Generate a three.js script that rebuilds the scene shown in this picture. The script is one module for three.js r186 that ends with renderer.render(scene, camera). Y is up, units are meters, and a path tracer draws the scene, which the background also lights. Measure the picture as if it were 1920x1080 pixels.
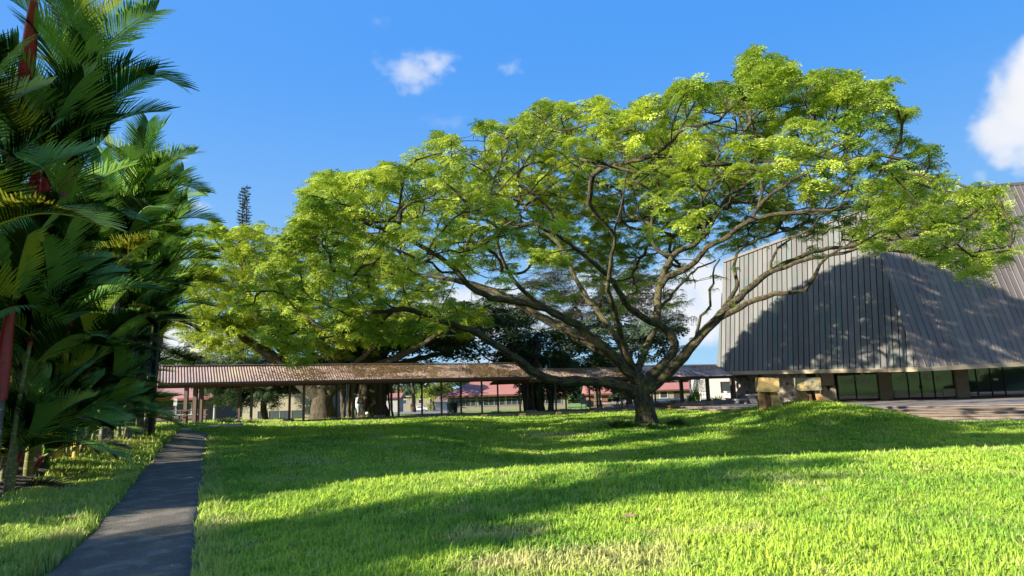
import * as THREE from 'three';
import { mergeGeometries, mergeVertices } from 'three/addons/utils/BufferGeometryUtils.js';
import { MarchingCubes } from 'three/addons/objects/MarchingCubes.js';
import { RoundedBoxGeometry } from 'three/addons/geometries/RoundedBoxGeometry.js';

// ───────────────────────── camera, sun, exposure, sky ─────────────────────────
const scene = new THREE.Scene();
const F = 1250, EYE = 1.7;                                   // focal length in pixels of a 1920 wide frame, eye height
const camera = new THREE.PerspectiveCamera(2 * Math.atan(540 / F) * 180 / Math.PI, 16 / 9, 0.1, 3000);
camera.rotation.order = 'YXZ';
camera.position.set(0, EYE, 0);
camera.rotation.set(Math.atan(194 / F), 0, -0.03);
camera.updateMatrixWorld(true);
scene.add(camera);
const renderer = new THREE.WebGLRenderer();
renderer.toneMapping = THREE.LinearToneMapping;
const EXPOSURE = 2.6;
renderer.toneMappingExposure = EXPOSURE;
renderer.shadowMap.enabled = true;

const SUN_AZ = 58 * Math.PI / 180, SUN_EL = 22 * Math.PI / 180;    // light runs 58° right of the view direction
const toSun = new THREE.Vector3(-Math.sin(SUN_AZ) * Math.cos(SUN_EL), Math.sin(SUN_EL), Math.cos(SUN_AZ) * Math.cos(SUN_EL));
const sun = new THREE.DirectionalLight(new THREE.Color(1, 0.93, 0.81), 5);
sun.name = 'sun';
sun.position.copy(toSun).multiplyScalar(120);
sun.castShadow = true;
Object.assign(sun.shadow.camera, { left: -70, right: 70, top: 70, bottom: -70, near: 1, far: 300 });
sun.shadow.mapSize.set(4096, 4096);
scene.add(sun, sun.target);

// random numbers and noise
function rng(seed) { let s = seed >>> 0; return () => { s = (s + 0x6d2b79f5) >>> 0; let t = Math.imul(s ^ (s >>> 15), 1 | s); t = (t + Math.imul(t ^ (t >>> 7), 61 | t)) ^ t; return ((t ^ (t >>> 14)) >>> 0) / 4294967296; }; }
const V = (x, y, z) => new THREE.Vector3(x, y, z);
const clamp = (x, a, b) => Math.min(b, Math.max(a, x)), mix = (a, b, t) => a + (b - a) * t;
const sstep = (a, b, x) => { const t = clamp((x - a) / (b - a), 0, 1); return t * t * (3 - 2 * t); };
const hash3 = (x, y, z) => { let h = (Math.imul(x, 374761393) + Math.imul(y, 668265263) + Math.imul(z, 2147483647 ^ 0x5bd1e995)) | 0; h = Math.imul(h ^ (h >>> 13), 1274126177); return ((h ^ (h >>> 16)) >>> 0) / 4294967296; };
function vnoise(x, y, z = 0) {
  const ix = Math.floor(x), iy = Math.floor(y), iz = Math.floor(z), f = (t) => t * t * (3 - 2 * t), u = f(x - ix), v = f(y - iy), w = f(z - iz);
  const l = (a, b, t) => a + (b - a) * t, c = (i, j, k) => hash3(ix + i, iy + j, iz + k);
  return l(l(l(c(0, 0, 0), c(1, 0, 0), u), l(c(0, 1, 0), c(1, 1, 0), u), v), l(l(c(0, 0, 1), c(1, 0, 1), u), l(c(0, 1, 1), c(1, 1, 1), u), v), w);
}
function fbm(x, y, z = 0, oct = 5) { let s = 0, a = 0.5, n = 0; for (let i = 0; i < oct; i++) { s += a * vnoise(x, y, z); n += a; a *= 0.5; x = x * 2.03 + 11.7; y = y * 2.03 + 5.3; z = z * 2.03 + 7.9; } return s / n; }

// pixel (1920 x 1080) and horizontal distance ahead -> a point of the place
const camQ = camera.quaternion.clone();
function ray(px, py) { return V((px - 960) / F, (540 - py) / F, -1).applyQuaternion(camQ); }
function P(px, py, d) { const r = ray(px, py); return r.multiplyScalar(d / -r.z).add(camera.position); }
function PH(px, py, h) { const r = ray(px, py); return r.multiplyScalar((h - EYE) / r.y).add(camera.position); }   // where the ray meets height h
const camInv = camQ.clone().invert();
function toPx(p) { const q = p.clone().sub(camera.position).applyQuaternion(camInv); return [960 + F * q.x / -q.z, 540 - F * q.y / -q.z]; }

// the sky: blue air, a few fair-weather clouds where the photograph has them and more of the same round the horizon
{
  const W = 4096, H = 2048, data = new Float32Array(W * H * 4);
  const puffs = [];                                            // direction, size in radians, density
  const puff = (px, py, rx, ry, dens, seed, soft = 0.5) => { const d = ray(px, py); puffs.push({ az: Math.atan2(d.z, d.x), el: Math.asin(d.y / d.length()), rx: rx / F, ry: ry / F, dens, seed, soft }); };
  puff(768, 138, 60, 34, 0.5, 3, 0.9); puff(815, 124, 56, 32, 0.6, 9, 0.9); puff(775, 165, 32, 18, 0.28, 5, 0.9);
  puff(957, 126, 26, 18, 0.24, 13, 1); puff(335, 382, 50, 22, 0.5, 17, 0.9); puff(330, 294, 34, 10, 0.3, 19, 0.8); puff(710, 40, 22, 14, 0.05, 23, 1);
  puff(835, 230, 60, 18, 0.07, 29, 1);
  puff(1985, 190, 95, 120, 1.9, 31, 0.3); puff(1915, 235, 72, 68, 1.2, 37, 0.55); puff(1950, 140, 62, 60, 1.5, 41, 0.4); puff(1925, 290, 60, 40, 0.6, 42, 0.8);
  puff(1325, 560, 120, 90, 1.5, 43, 0.5); puff(1200, 560, 150, 80, 1.2, 47, 0.5); puff(900, 600, 190, 80, 1.2, 53, 0.5); puff(350, 650, 90, 60, 1.4, 59, 0.5);
  const R = rng(77);
  for (let k = 0; k < 46; k++) { const az = R() * Math.PI * 2 - Math.PI; if (Math.abs(az + Math.PI / 2) < 0.85) { R(); R(); continue; } puffs.push({ az, el: 0.05 + R() * 0.28, rx: 0.08 + R() * 0.14, ry: 0.04 + R() * 0.07, dens: 0.8 + R() * 0.8, seed: 100 + k, soft: 0.5 }); }
  const zen = [0.050, 0.235, 0.88], mid = [0.072, 0.345, 0.93], hor = [0.46, 0.76, 0.95];
  const sunAz = Math.atan2(toSun.z, toSun.x), sel = Math.asin(toSun.y);
  for (let j = 0; j < H; j++) {
    const el = ((j + 0.5) / H - 0.5) * Math.PI, e = Math.max(0, el);
    const a = Math.pow(sstep(-0.12, 0.53, e), 0.8), b = sstep(0.4, 1.2, e);
    const near = puffs.filter((p) => Math.abs(el - p.el) < p.ry * 1.9);
    for (let i = 0; i < W; i++) {
      const az = ((i + 0.5) / W - 0.5) * 2 * Math.PI, o = (j * W + i) * 4;
      const cs = Math.sin(el) * Math.sin(sel) + Math.cos(el) * Math.cos(sel) * Math.cos(az - sunAz);
      const an = Math.acos(clamp(cs, -1, 1)), glow = 0.04 * (cs * 0.5 + 0.5) + 0.5 * Math.exp(-an / 0.4) + 1.5 * Math.exp(-((an / 0.42) ** 2));
      let cl = 0;
      for (const p of near) {
        let da = az - p.az; if (da > Math.PI) da -= 2 * Math.PI; if (da < -Math.PI) da += 2 * Math.PI;
        const u = da * Math.cos(el) / p.rx, v = (el - p.el) / p.ry;
        if (Math.abs(u) > 1.9) continue;
        const n = fbm(u * 1.7 * Math.sqrt(p.rx / p.ry) + p.seed * 3.1, v * 1.7 + p.seed, p.seed * 1.7, 6) - 0.5;
        const r = 1 - Math.sqrt(u * u + v * v) + n * 1.5;
        cl = Math.max(cl, p.dens * sstep(0, p.soft + 0.45, r));
      }
      const tr = 1 - Math.exp(-cl * 1.9), sh = 0.93 + 0.07 * vnoise(i * 0.02, j * 0.03, 2.2);
      for (let c = 0; c < 3; c++) {
        let s = mix(mix(hor[c], mid[c], a), zen[c], b) + glow * [1.0, 0.95, 0.8][c];
        if (el < 0) s = mix(s, [0.10, 0.12, 0.08][c], sstep(0, -0.08, el));
        s = mix(s, [0.98, 0.99, 1.02][c] * sh, tr);
        data[o + c] = s / EXPOSURE;
      }
      data[o + 3] = 1;
    }
  }
  const t = new THREE.DataTexture(data, W, H, THREE.RGBAFormat, THREE.FloatType);
  t.mapping = THREE.EquirectangularReflectionMapping; t.magFilter = THREE.LinearFilter; t.needsUpdate = true;
  scene.background = t; scene.environment = t;
}

// ───────────────────────── helpers ─────────────────────────
const used = new Map();
function numbered(name) { const n = used.get(name) ?? 0; used.set(name, n + 1); return n ? name + '_' + String(n).padStart(3, '0') : name; }
function tag(o, label, category, group, kind) { o.userData = {}; if (label) o.userData.label = label; if (category) o.userData.category = category; if (group) o.userData.group = group; if (kind) o.userData.kind = kind; return o; }
function thing(name, label, category, pos, turn = 0, group) { const o = new THREE.Group(); o.name = numbered(name); o.position.copy(pos ?? V(0, 0, 0)); o.rotation.y = turn; tag(o, label, category, group); scene.add(o); return o; }
function part(parent, name, geo, material, label) { const m = new THREE.Mesh(geo, material); m.name = name; m.castShadow = m.receiveShadow = true; parent.add(m); if (label) m.userData.label = label; return m; }
function struct(name, geo, material) { const m = new THREE.Mesh(geo, material); m.name = numbered(name); m.receiveShadow = m.castShadow = true; m.userData.kind = 'structure'; scene.add(m); return m; }
function solo(name, geo, material, label, category, pos, group, turn = 0) { const m = new THREE.Mesh(geo, material); m.name = numbered(name); m.castShadow = m.receiveShadow = true; if (pos) m.position.copy(pos); m.rotation.y = turn; tag(m, label, category, group); scene.add(m); return m; }

class MB {                                                     // collects faces, tubes and boxes into one geometry
  constructor() { this.p = []; this.n = []; this.u = []; this.i = []; this.c = null; }
  v(p, n, u, w) { this.p.push(p.x, p.y, p.z); this.n.push(n.x, n.y, n.z); this.u.push(u, w); return this.p.length / 3 - 1; }
  quad(a, b, c, d) {                                           // counter-clockwise seen from outside
    const e1 = b.clone().sub(a), e2 = d.clone().sub(a), n = e1.clone().cross(c.clone().sub(a)); if (n.lengthSq() < 1e-14) n.copy(e2).cross(e1).negate(); n.normalize();
    const lu = e1.length(), lv = e2.length(), k = this.v(a, n, 0, 0); this.v(b, n, lu, 0); this.v(c, n, lu, lv); this.v(d, n, 0, lv);
    this.i.push(k, k + 1, k + 2, k, k + 2, k + 3); return this;
  }
  tri(a, b, c) { const n = b.clone().sub(a).cross(c.clone().sub(a)).normalize(), k = this.v(a, n, 0, 0); this.v(b, n, b.distanceTo(a), 0); this.v(c, n, 0, c.distanceTo(a)); this.i.push(k, k + 1, k + 2); return this; }
  hexa(q) {                                                    // q: bottom four (ccw from above), top four
    const [a, b, c, d, e, f, g, h] = q;
    return this.quad(a, d, c, b).quad(e, f, g, h).quad(a, b, f, e).quad(b, c, g, f).quad(c, d, h, g).quad(d, a, e, h);
  }
  box(x, y, z, sx, sy, sz, m) {                                // centre in x and z, base at y
    const q = []; for (const yy of [y, y + sy]) for (const [i, j] of [[-1, 1], [1, 1], [1, -1], [-1, -1]]) { const p = V(x + i * sx / 2, yy, z + j * sz / 2); if (m) p.applyMatrix4(m); q.push(p); }
    return this.hexa(q);
  }
  bar(a, b, w, h, up = V(0, 1, 0)) {                           // a square bar from a to b
    const t = b.clone().sub(a).normalize(), s = t.clone().cross(up).normalize(), n = s.clone().cross(t), q = [];
    for (const pp of [a, b]) for (const [i, j] of [[-1, -1], [1, -1], [1, 1], [-1, 1]]) q.push(pp.clone().addScaledVector(s, i * w / 2).addScaledVector(n, j * h / 2));
    const [A, B, C, D, E, G, H, I] = q;
    return this.quad(A, D, C, B).quad(E, G, H, I).quad(A, B, G, E).quad(B, C, H, G).quad(C, D, I, H).quad(D, A, E, I);
  }
  tube(pts, rad, sides = 6, lump = 0, seed = 0, cap = false) {
    const n = pts.length, base = this.p.length / 3; let up = null, len = 0;
    for (let k = 0; k < n; k++) {
      const t = pts[Math.min(k + 1, n - 1)].clone().sub(pts[Math.max(k - 1, 0)]).normalize();
      if (!up) up = Math.abs(t.y) > 0.8 ? V(1, 0, 0) : V(0, 1, 0);
      const s = up.clone().addScaledVector(t, -up.dot(t)).normalize(), b = t.clone().cross(s); up = s;
      if (k) len += pts[k].distanceTo(pts[k - 1]);
      for (let j = 0; j <= sides; j++) {
        const a = j / sides * Math.PI * 2, dir = s.clone().multiplyScalar(Math.cos(a)).addScaledVector(b, Math.sin(a)); let r = rad[k];
        if (lump) { const q = pts[k].clone().addScaledVector(dir, r); r *= 1 + lump * (2 * fbm(q.x * 1.6 / Math.max(0.3, r) * 0.5 + seed, q.y * 0.8, q.z * 1.6 / Math.max(0.3, r) * 0.5, 3) - 1); }
        this.v(pts[k].clone().addScaledVector(dir, r), dir, j / sides * Math.max(1, Math.round(rad[0] * 6.28)), len);
      }
    }
    for (let k = 0; k < n - 1; k++) for (let j = 0; j < sides; j++) { const a = base + k * (sides + 1) + j, b = a + sides + 1; this.i.push(a, a + 1, b + 1, a, b + 1, b); }
    if (cap) for (const e of [0, n - 1]) { const t = pts[e].clone().sub(pts[e ? n - 2 : 1]).normalize(), c = this.v(pts[e], t, 0, 0), o = base + e * (sides + 1); const q = []; for (let j = 0; j < sides; j++) { const x = o + j; q.push(this.v(V(this.p[x * 3], this.p[x * 3 + 1], this.p[x * 3 + 2]), t, 0.1, 0.1)); } for (let j = 0; j < sides; j++) e ? this.i.push(c, q[j], q[(j + 1) % sides]) : this.i.push(c, q[(j + 1) % sides], q[j]); }
    return this;
  }
  geo() {
    const g = new THREE.BufferGeometry();
    g.setAttribute('position', new THREE.Float32BufferAttribute(this.p, 3)); g.setAttribute('normal', new THREE.Float32BufferAttribute(this.n, 3)); g.setAttribute('uv', new THREE.Float32BufferAttribute(this.u, 2)); g.setIndex(this.i);
    return g;
  }
}
const boxG = (sx, sy, sz, r = 0.02) => new RoundedBoxGeometry(sx, sy, sz, 2, Math.min(r, sx / 3, sy / 3, sz / 3)).translate(0, sy / 2, 0);

// computed textures
function tex(w, h, fn, srgb, rep = 1) {                         // fn(u, v) -> [r, g, b] in 0..1, linear when srgb is false
  const d = new Uint8Array(w * h * 4);
  for (let j = 0; j < h; j++) for (let i = 0; i < w; i++) { const c = fn(i / w, j / h), o = (j * w + i) * 4; for (let k = 0; k < 3; k++) { let x = c[k] ?? c[0]; if (srgb) x = x <= 0.0031308 ? x * 12.92 : 1.055 * Math.pow(x, 1 / 2.4) - 0.055; d[o + k] = clamp(Math.round(x * 255), 0, 255); } d[o + 3] = 255; }
  const t = new THREE.DataTexture(d, w, h); t.wrapS = t.wrapT = THREE.RepeatWrapping; t.magFilter = THREE.LinearFilter; if (srgb) t.colorSpace = THREE.SRGBColorSpace; t.repeat.set(rep, rep); t.needsUpdate = true; return t;
}
function tfbm(u, v, f, oct = 4, seed = 0) {                      // repeats at 1
  let s = 0, a = 0.5, n = 0;
  for (let o = 0; o < oct; o++) {
    const x = u * f, y = v * f, ix = Math.floor(x), iy = Math.floor(y), g = (t) => t * t * (3 - 2 * t), p = g(x - ix), q = g(y - iy), c = (i, j) => hash3(((ix + i) % f + f) % f, ((iy + j) % f + f) % f, seed + o * 17);
    s += a * ((c(0, 0) * (1 - p) + c(1, 0) * p) * (1 - q) + (c(0, 1) * (1 - p) + c(1, 1) * p) * q); n += a; a *= 0.5; f *= 2;
  }
  return s / n;
}
const std = (o) => new THREE.MeshStandardMaterial({ roughness: 0.85, ...o });
const rgb = (r, g, b) => new THREE.Color().setRGB(r, g, b);
const plain = (r, g, b, rough = 0.8, metal = 0) => std({ color: rgb(r, g, b), roughness: rough, metalness: metal });
const leafMat = (r, g, b, tr = 0.4) => new THREE.MeshPhysicalMaterial({ color: rgb(r, g, b), roughness: 0.9, transmission: tr, thickness: 0, side: THREE.DoubleSide, specularIntensity: 0.35 });
const barkTex = (c1, c2, c3) => tex(256, 256, (u, v) => { const n = tfbm(u, v * 0.5 + 0.25 * tfbm(u, v, 4, 3, 9), 12, 5, 3), m = tfbm(u, v, 4, 5, 7), l = sstep(0.52, 0.7, m), k = sstep(0.3, 0.7, n); return [0, 1, 2].map((i) => mix(mix(c1[i], c2[i], k), c3[i], l * 0.75)); }, true, 1);
const barkBump = tex(256, 256, (u, v) => { const r = Math.abs(tfbm(u, v, 10, 5, 21) - 0.5) * 2; return [0.2 + 0.8 * Math.sqrt(r)]; }, false);
const barkMoss = std({ map: barkTex([0.022, 0.016, 0.009], [0.095, 0.070, 0.042], [0.098, 0.092, 0.018]), bumpMap: barkBump, bumpScale: 0.05, roughness: 0.95 });
const barkGrey = std({ map: barkTex([0.035, 0.026, 0.016], [0.12, 0.092, 0.062], [0.09, 0.075, 0.04]), bumpMap: barkBump, bumpScale: 0.05, roughness: 0.95 });
const concreteMap = tex(256, 256, (u, v) => { const n = tfbm(u, v, 4, 5, 31), f = tfbm(u, v, 64, 2, 33), g = 0.27 + 0.16 * n + 0.06 * (f - 0.5); return [g, g * 0.94, g * 0.85]; }, true);
const concrete = std({ map: concreteMap, roughness: 0.9 });

// ───────────────────────── ground ─────────────────────────
const table = (t, x) => { for (let k = 1; k < t.length; k++) if (x <= t[k][0]) { const u = clamp((x - t[k - 1][0]) / (t[k][0] - t[k - 1][0]), 0, 1); return mix(t[k - 1][1], t[k][1], u * u * (3 - 2 * u)); } return t[t.length - 1][1]; };
const gLeft = [[-200, 6], [-40, 2.5], [-12, 0.1], [0, 0], [9, 0.02], [20, 0.1], [30, 0.26], [37, 0.24], [42, 0.1], [55, -0.15], [80, -0.7], [200, -3.1], [900, -14]];
const gRight = [[-200, 30], [-70, 14], [-30, 3.4], [-12, 0.3], [0, 0.12], [6, 0.18], [12, 0.27], [14.5, 0.06], [19, -0.74], [24, -0.62], [34, -0.2], [42, -0.15], [55, -0.1], [80, -0.7], [200, -3.1], [900, -14]];
function ground(x, z) {
  const d = -z, s = sstep(-4.5, 1.5, x);
  let h = mix(table(gLeft, d), table(gRight, d), s);
  h += 0.011 * Math.max(0, x) * sstep(3, 11, d) * (1 - sstep(13, 18, d));
  const mx = (x - 15.6) / (x < 15.6 ? 4.3 : 3.0), md = (d - 36.2) / (d < 36.2 ? 7.5 : 3);
  h += 0.84 * Math.exp(-mx * mx - md * md);
  h += 0.5 * sstep(-9.2, -13, x) * sstep(4, 12, d) * (1 - sstep(26, 34, d));         // the palm bed stands a little higher
  h -= 0.34 * sstep(17.5, 20.5, x) * sstep(27, 33, d) * (1 - sstep(75, 90, d));          // under the plaza
  const wob = 1 - sstep(60, 120, d);
  return h + 0.05 * (fbm(x * 0.35, z * 0.35, 0, 3) - 0.5) * wob;
}
function onGround(px, py) {                                      // where the ray through a pixel meets the ground
  const r = ray(px, py); let t = 2, prev = 2;
  for (; t < 400; t += 0.1) { const p = r.clone().multiplyScalar(t).add(camera.position); if (p.y < ground(p.x, p.z)) break; prev = t; }
  const p = r.clone().multiplyScalar((t + prev) / 2).add(camera.position); p.y = ground(p.x, p.z); return p;
}
// path edges as the photograph shows them, on the ground
const pathPx = [[1130, -30, 368], [1080, 80, 372], [1040, 122, 375], [1000, 165, 378], [965, 196, 381], [930, 226, 384], [900, 249, 387], [870, 272, 389], [845, 293, 391], [825, 313, 392], [808, 332, 393]];
const pathL = pathPx.map(([y, l]) => onGround(l, y)), pathR = pathPx.map(([y, , r]) => onGround(r, y));
const edgeAt = (pts, z) => { for (let k = 1; k < pts.length; k++) if (z >= pts[k].z) { const t = (z - pts[k - 1].z) / (pts[k].z - pts[k - 1].z); return mix(pts[k - 1].x, pts[k].x, t); } return pts[pts.length - 1].x; };
const pathEnd = Math.max(pathL[pathL.length - 1].z, pathR[pathR.length - 1].z);
const onPath = (x, z, m = 0) => z > pathEnd - 0.3 && z < 2 && x > edgeAt(pathL, z) - m && x < edgeAt(pathR, z) + m;
// bare and dry patches of the lawn: [x, z, radius x, radius z]
const dry = [];
{ const q = (px, py, rx, rz) => { const p = onGround(px, py); dry.push([p.x, p.z, rx, rz]); }; q(1080, 1062, 0.9, 0.5); q(1180, 1075, 0.5, 0.35); q(960, 1070, 0.5, 0.4); q(1035, 818, 1.6, 1.0); q(930, 1010, 0.6, 0.3); }
const dryness = (x, z) => { let m = 0; for (const [a, b, r, s] of dry) { const e = ((x - a) / r) ** 2 + ((z - b) / s) ** 2; m = Math.max(m, sstep(1.6, 0.2, e + 1.4 * (fbm(x * 2.1, z * 2.1, 3, 3) - 0.5))); } return m; };
const bedness = (x, z) => { const d = -z; const e = edgeAt(pathL, z); return sstep(e - 1.35, e - 2.3, x + 0.9 * (fbm(x * 0.9, z * 0.9, 8, 3) - 0.5)) * sstep(5.5, 9.5, d) * (1 - sstep(27, 30, d)) * sstep(0, 1, 1); };
{
  const xs = [], zs = [];
  for (let x = -600; x < -60; x += 45) xs.push(x); for (let x = -60; x < -24; x += 3) xs.push(x); for (let x = -24; x < 32; x += 0.33) xs.push(x); for (let x = 32; x < 70; x += 3) xs.push(x); for (let x = 70; x <= 700; x += 45) xs.push(x);
  for (let z = 120; z > 10; z -= 5) zs.push(z); for (let z = 10; z > -60; z -= 0.33) zs.push(z); for (let z = -60; z > -240; z -= 6) zs.push(z); for (let z = -240; z >= -900; z -= 60) zs.push(z);
  const pos = [], uv = [], col = [], idx = [], nx = xs.length, soil = [0.045, 0.030, 0.020], turf = [0.13, 0.22, 0.034], straw = [0.24, 0.19, 0.085], paved = [0.3, 0.28, 0.25];
  for (const z of zs) for (const x of xs) {
    pos.push(x, ground(x, z), z); uv.push(x, z);
    const b = bedness(x, z), d = dryness(x, z), n = fbm(x * 0.8, z * 0.8, 2, 4);
    for (let k = 0; k < 3; k++) col.push(mix(mix(mix(turf[k] * (0.8 + 0.5 * n), straw[k], d), soil[k], b), soil[k], 0));
  }
  for (let j = 0; j < zs.length - 1; j++) for (let i = 0; i < nx - 1; i++) { const a = j * nx + i; idx.push(a, a + 1, a + nx + 1, a, a + nx + 1, a + nx); }
  const g = new THREE.BufferGeometry(); g.setAttribute('position', new THREE.Float32BufferAttribute(pos, 3)); g.setAttribute('uv', new THREE.Float32BufferAttribute(uv, 2)); g.setAttribute('color', new THREE.Float32BufferAttribute(col, 3)); g.setIndex(idx); g.computeVertexNormals();
  const gm = std({ vertexColors: true, roughness: 1, map: tex(256, 256, (u, v) => { const n = tfbm(u, v, 24, 4, 41); return [0.55 + 0.8 * n, 0.55 + 0.8 * n, 0.5 + 0.8 * n].map((q) => Math.min(1, q)); }, false, 0.7), bumpMap: tex(256, 256, (u, v) => [tfbm(u, v, 32, 4, 43)], false, 0.7), bumpScale: 0.03 });
  const m = struct('ground', g, gm); m.userData.label = 'green lawn ground with low rises and a palm bed of bare soil';
}
{ // the asphalt path
  const pos = [], uv = [], idx = [], N = 90, M = 12, z0 = 2, z1 = pathEnd;
  for (let j = 0; j <= N; j++) {
    const z = mix(z0, z1, j / N), l = edgeAt(pathL, z) + 0.07 * (fbm(z * 1.7, 1, 0, 3) - 0.5), r = edgeAt(pathR, z) + 0.07 * (fbm(z * 1.7, 7, 0, 3) - 0.5);
    for (let i = 0; i <= M; i++) { const t = i / M, x = mix(l, r, t), edge = i === 0 || i === M; pos.push(x, ground(x, z) + (edge ? -0.03 : 0.045 + 0.012 * (1 - (2 * t - 1) ** 2) + 0.012 * (fbm(x * 1.1, z * 1.1, 4, 3) - 0.5)), z); uv.push(x, z); }
  }
  for (let j = 0; j < N; j++) for (let i = 0; i < M; i++) { const a = j * (M + 1) + i; idx.push(a, a + 1, a + M + 2, a, a + M + 2, a + M + 1); }
  const g = new THREE.BufferGeometry(); g.setAttribute('position', new THREE.Float32BufferAttribute(pos, 3)); g.setAttribute('uv', new THREE.Float32BufferAttribute(uv, 2)); g.setIndex(idx); g.computeVertexNormals();
  const asphalt = std({ roughness: 0.92, map: tex(512, 512, (u, v) => { const n = tfbm(u, v, 5, 5, 51), f = tfbm(u, v, 128, 2, 53), s = tfbm(u, v, 9, 4, 57), wear = sstep(0.5, 0.75, s), grit = sstep(0.72, 0.86, f); const b = 0.055 + 0.05 * n + 0.05 * wear + 0.10 * grit; return [b * 1.4, b * 1.2, b * 0.85]; }, true, 0.45), bumpMap: tex(256, 256, (u, v) => [tfbm(u, v, 64, 3, 59)], false, 1.4), bumpScale: 0.008 });
  struct('footpath', g, asphalt).userData.label = 'narrow dark asphalt footpath running ahead beside the palms';
}

// ───────────────────────── the hall with the ribbed metal roof ─────────────────────────
const PLAZA = 0.1;
const roofTones = [[0.132, 0.128, 0.117], [0.118, 0.114, 0.104], [0.144, 0.139, 0.126], [0.124, 0.127, 0.114], [0.110, 0.104, 0.096]].map((c, i) => std({ roughness: 0.75, map: tex(64, 512, (u, v) => { const s = tfbm(u, v * 0.25, 16, 4, 60 + i * 7), d = tfbm(u, v, 6, 4, 64 + i * 7), g = sstep(0.52, 0.72, tfbm(u, v * 0.5, 5, 4, 90 + i)); const k = 0.74 + 0.34 * s + 0.16 * (d - 0.5); return [c[0] * k * (1 - 0.22 * g), c[1] * k * (1 + 0.02 * g), c[2] * k * (1 - 0.02 * g)]; }, true, 0.11) }));
const brownTones = [[0.165, 0.138, 0.122], [0.142, 0.12, 0.108], [0.18, 0.15, 0.13], [0.15, 0.14, 0.122]].map((c, i) => std({ roughness: 0.7, map: tex(64, 512, (u, v) => { const s = tfbm(u, v * 0.25, 16, 4, 160 + i * 7), k = 0.72 + 0.5 * s; return [c[0] * k, c[1] * k, c[2] * k]; }, true, 0.11) }));
const tanTrim = plain(0.30, 0.24, 0.15, 0.7), darkTrim = plain(0.030, 0.024, 0.020, 0.7), whiteTrim = plain(0.62, 0.60, 0.56, 0.6), offWhite = plain(0.50, 0.48, 0.43, 0.85), inside = plain(0.16, 0.15, 0.13, 0.9);
const glassDark = new THREE.MeshPhysicalMaterial({ color: rgb(0.75, 0.8, 0.8), roughness: 0.02, transmission: 1, thickness: 0, ior: 1.8 });
const hall = thing('assembly_hall', 'large hall with steep ribbed weathered metal roof above a glazed front', 'building', V(0, 0, 0));
const EL = P(1344, 697, 58), EH = P(1722, 689, 46), ER = P(2080, 671, 49.5);
const upT = (a, b, t) => { const n = V(-(b.z - a.z), 0, b.x - a.x).normalize(); return { n, t, N: V(n.x, t, n.z), up: V(-n.x * t, 1, -n.z * t).normalize(), e: V(b.x - a.x, b.y - a.y, b.z - a.z).normalize(), o: a, L: a.distanceTo(b) }; };
const fL = upT(EL, EH, 0.16), fR = upT(EH, ER, 0.28);
const rayPlane = (px, py, f, o) => { const r = ray(px, py), s = o.clone().sub(camera.position).dot(f.N) / r.dot(f.N); return r.multiplyScalar(s).add(camera.position); };
const hipDir = fL.N.clone().cross(fR.N).normalize(); if (hipDir.y < 0) hipDir.negate();
let hipTop = EH.clone(); while (toPx(hipTop)[1] > 392) hipTop.addScaledVector(hipDir, 0.05);
const topL = rayPlane(1357, 492, fL, EL), topR = rayPlane(2080, 334, fR, EH), topRm = rayPlane(1852, 351, fR, EH);
function clipStrip(poly, s0, s1) { for (const [sg, c] of [[1, s0], [-1, -s1]]) { const out = []; for (let k = 0; k < poly.length; k++) { const a = poly[k], b = poly[(k + 1) % poly.length], da = a[0] * sg - c, db = b[0] * sg - c; if (da >= 0) out.push(a); if (da * db < 0) { const t = da / (da - db); out.push([mix(a[0], b[0], t), mix(a[1], b[1], t)]); } } poly = out; } return poly; }
function cladding(f, corners, pitch, tones, seed, name, gapW, rib) {
  const R = rng(seed), out = f.up.clone().cross(f.e).multiplyScalar(-1).normalize(); if (out.dot(f.N) < 0) out.negate();
  const poly = corners.map((p) => { const q = p.clone().sub(f.o), v = q.dot(f.up) / (1 - f.e.dot(f.up) ** 2) - f.e.dot(f.up) * q.dot(f.e) / (1 - f.e.dot(f.up) ** 2); return [q.dot(f.e) - v * f.e.dot(f.up), v]; });
  const at = (s, v, h) => f.o.clone().addScaledVector(f.e, s).addScaledVector(f.up, v).addScaledVector(out, h);
  const smin = Math.min(...poly.map((p) => p[0])), smax = Math.max(...poly.map((p) => p[0]));
  for (let s = smin; s < smax; s += pitch) {
    const q = clipStrip(poly, s + gapW, Math.min(smax, s + pitch - gapW)); if (q.length < 3) continue;
    const m = new MB(), h = 0.03 + 0.02 * R(), c = q.map(([a, b]) => at(a, b, h)), d = q.map(([a, b]) => at(a, b, -0.02));
    for (let k = 1; k < c.length - 1; k++) { const n = c[k].clone().sub(c[0]).cross(c[k + 1].clone().sub(c[0])); n.dot(out) > 0 ? m.tri(c[0], c[k], c[k + 1]) : m.tri(c[0], c[k + 1], c[k]); }
    for (let k = 0; k < c.length; k++) { const l = (k + 1) % c.length; m.quad(c[k], c[l], d[l], d[k]); }
    const r = clipStrip(poly, s - 0.028, s + 0.028); if (rib && r.length > 2) { const vs = r.map((p) => p[1]), lo = Math.min(...vs), hi = Math.max(...vs); m.bar(at(s, lo, 0.04), at(s, hi, 0.04), 0.045, 0.10, out); }
    const g = m.geo(), uo = R() * 9, uu = g.attributes.uv; for (let k = 0; k < uu.count; k++) { const p = V(g.attributes.position.getX(k), g.attributes.position.getY(k), g.attributes.position.getZ(k)).sub(f.o); uu.setXY(k, p.dot(f.e) * 1.3 + uo, p.dot(f.up)); }
    part(hall, name, g, tones[Math.floor(R() * tones.length)]);
  }
}
cladding(fL, [EL, EH, hipTop, topL], 0.43, roofTones, 5, 'roof_panel', 0.036, false);
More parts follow.
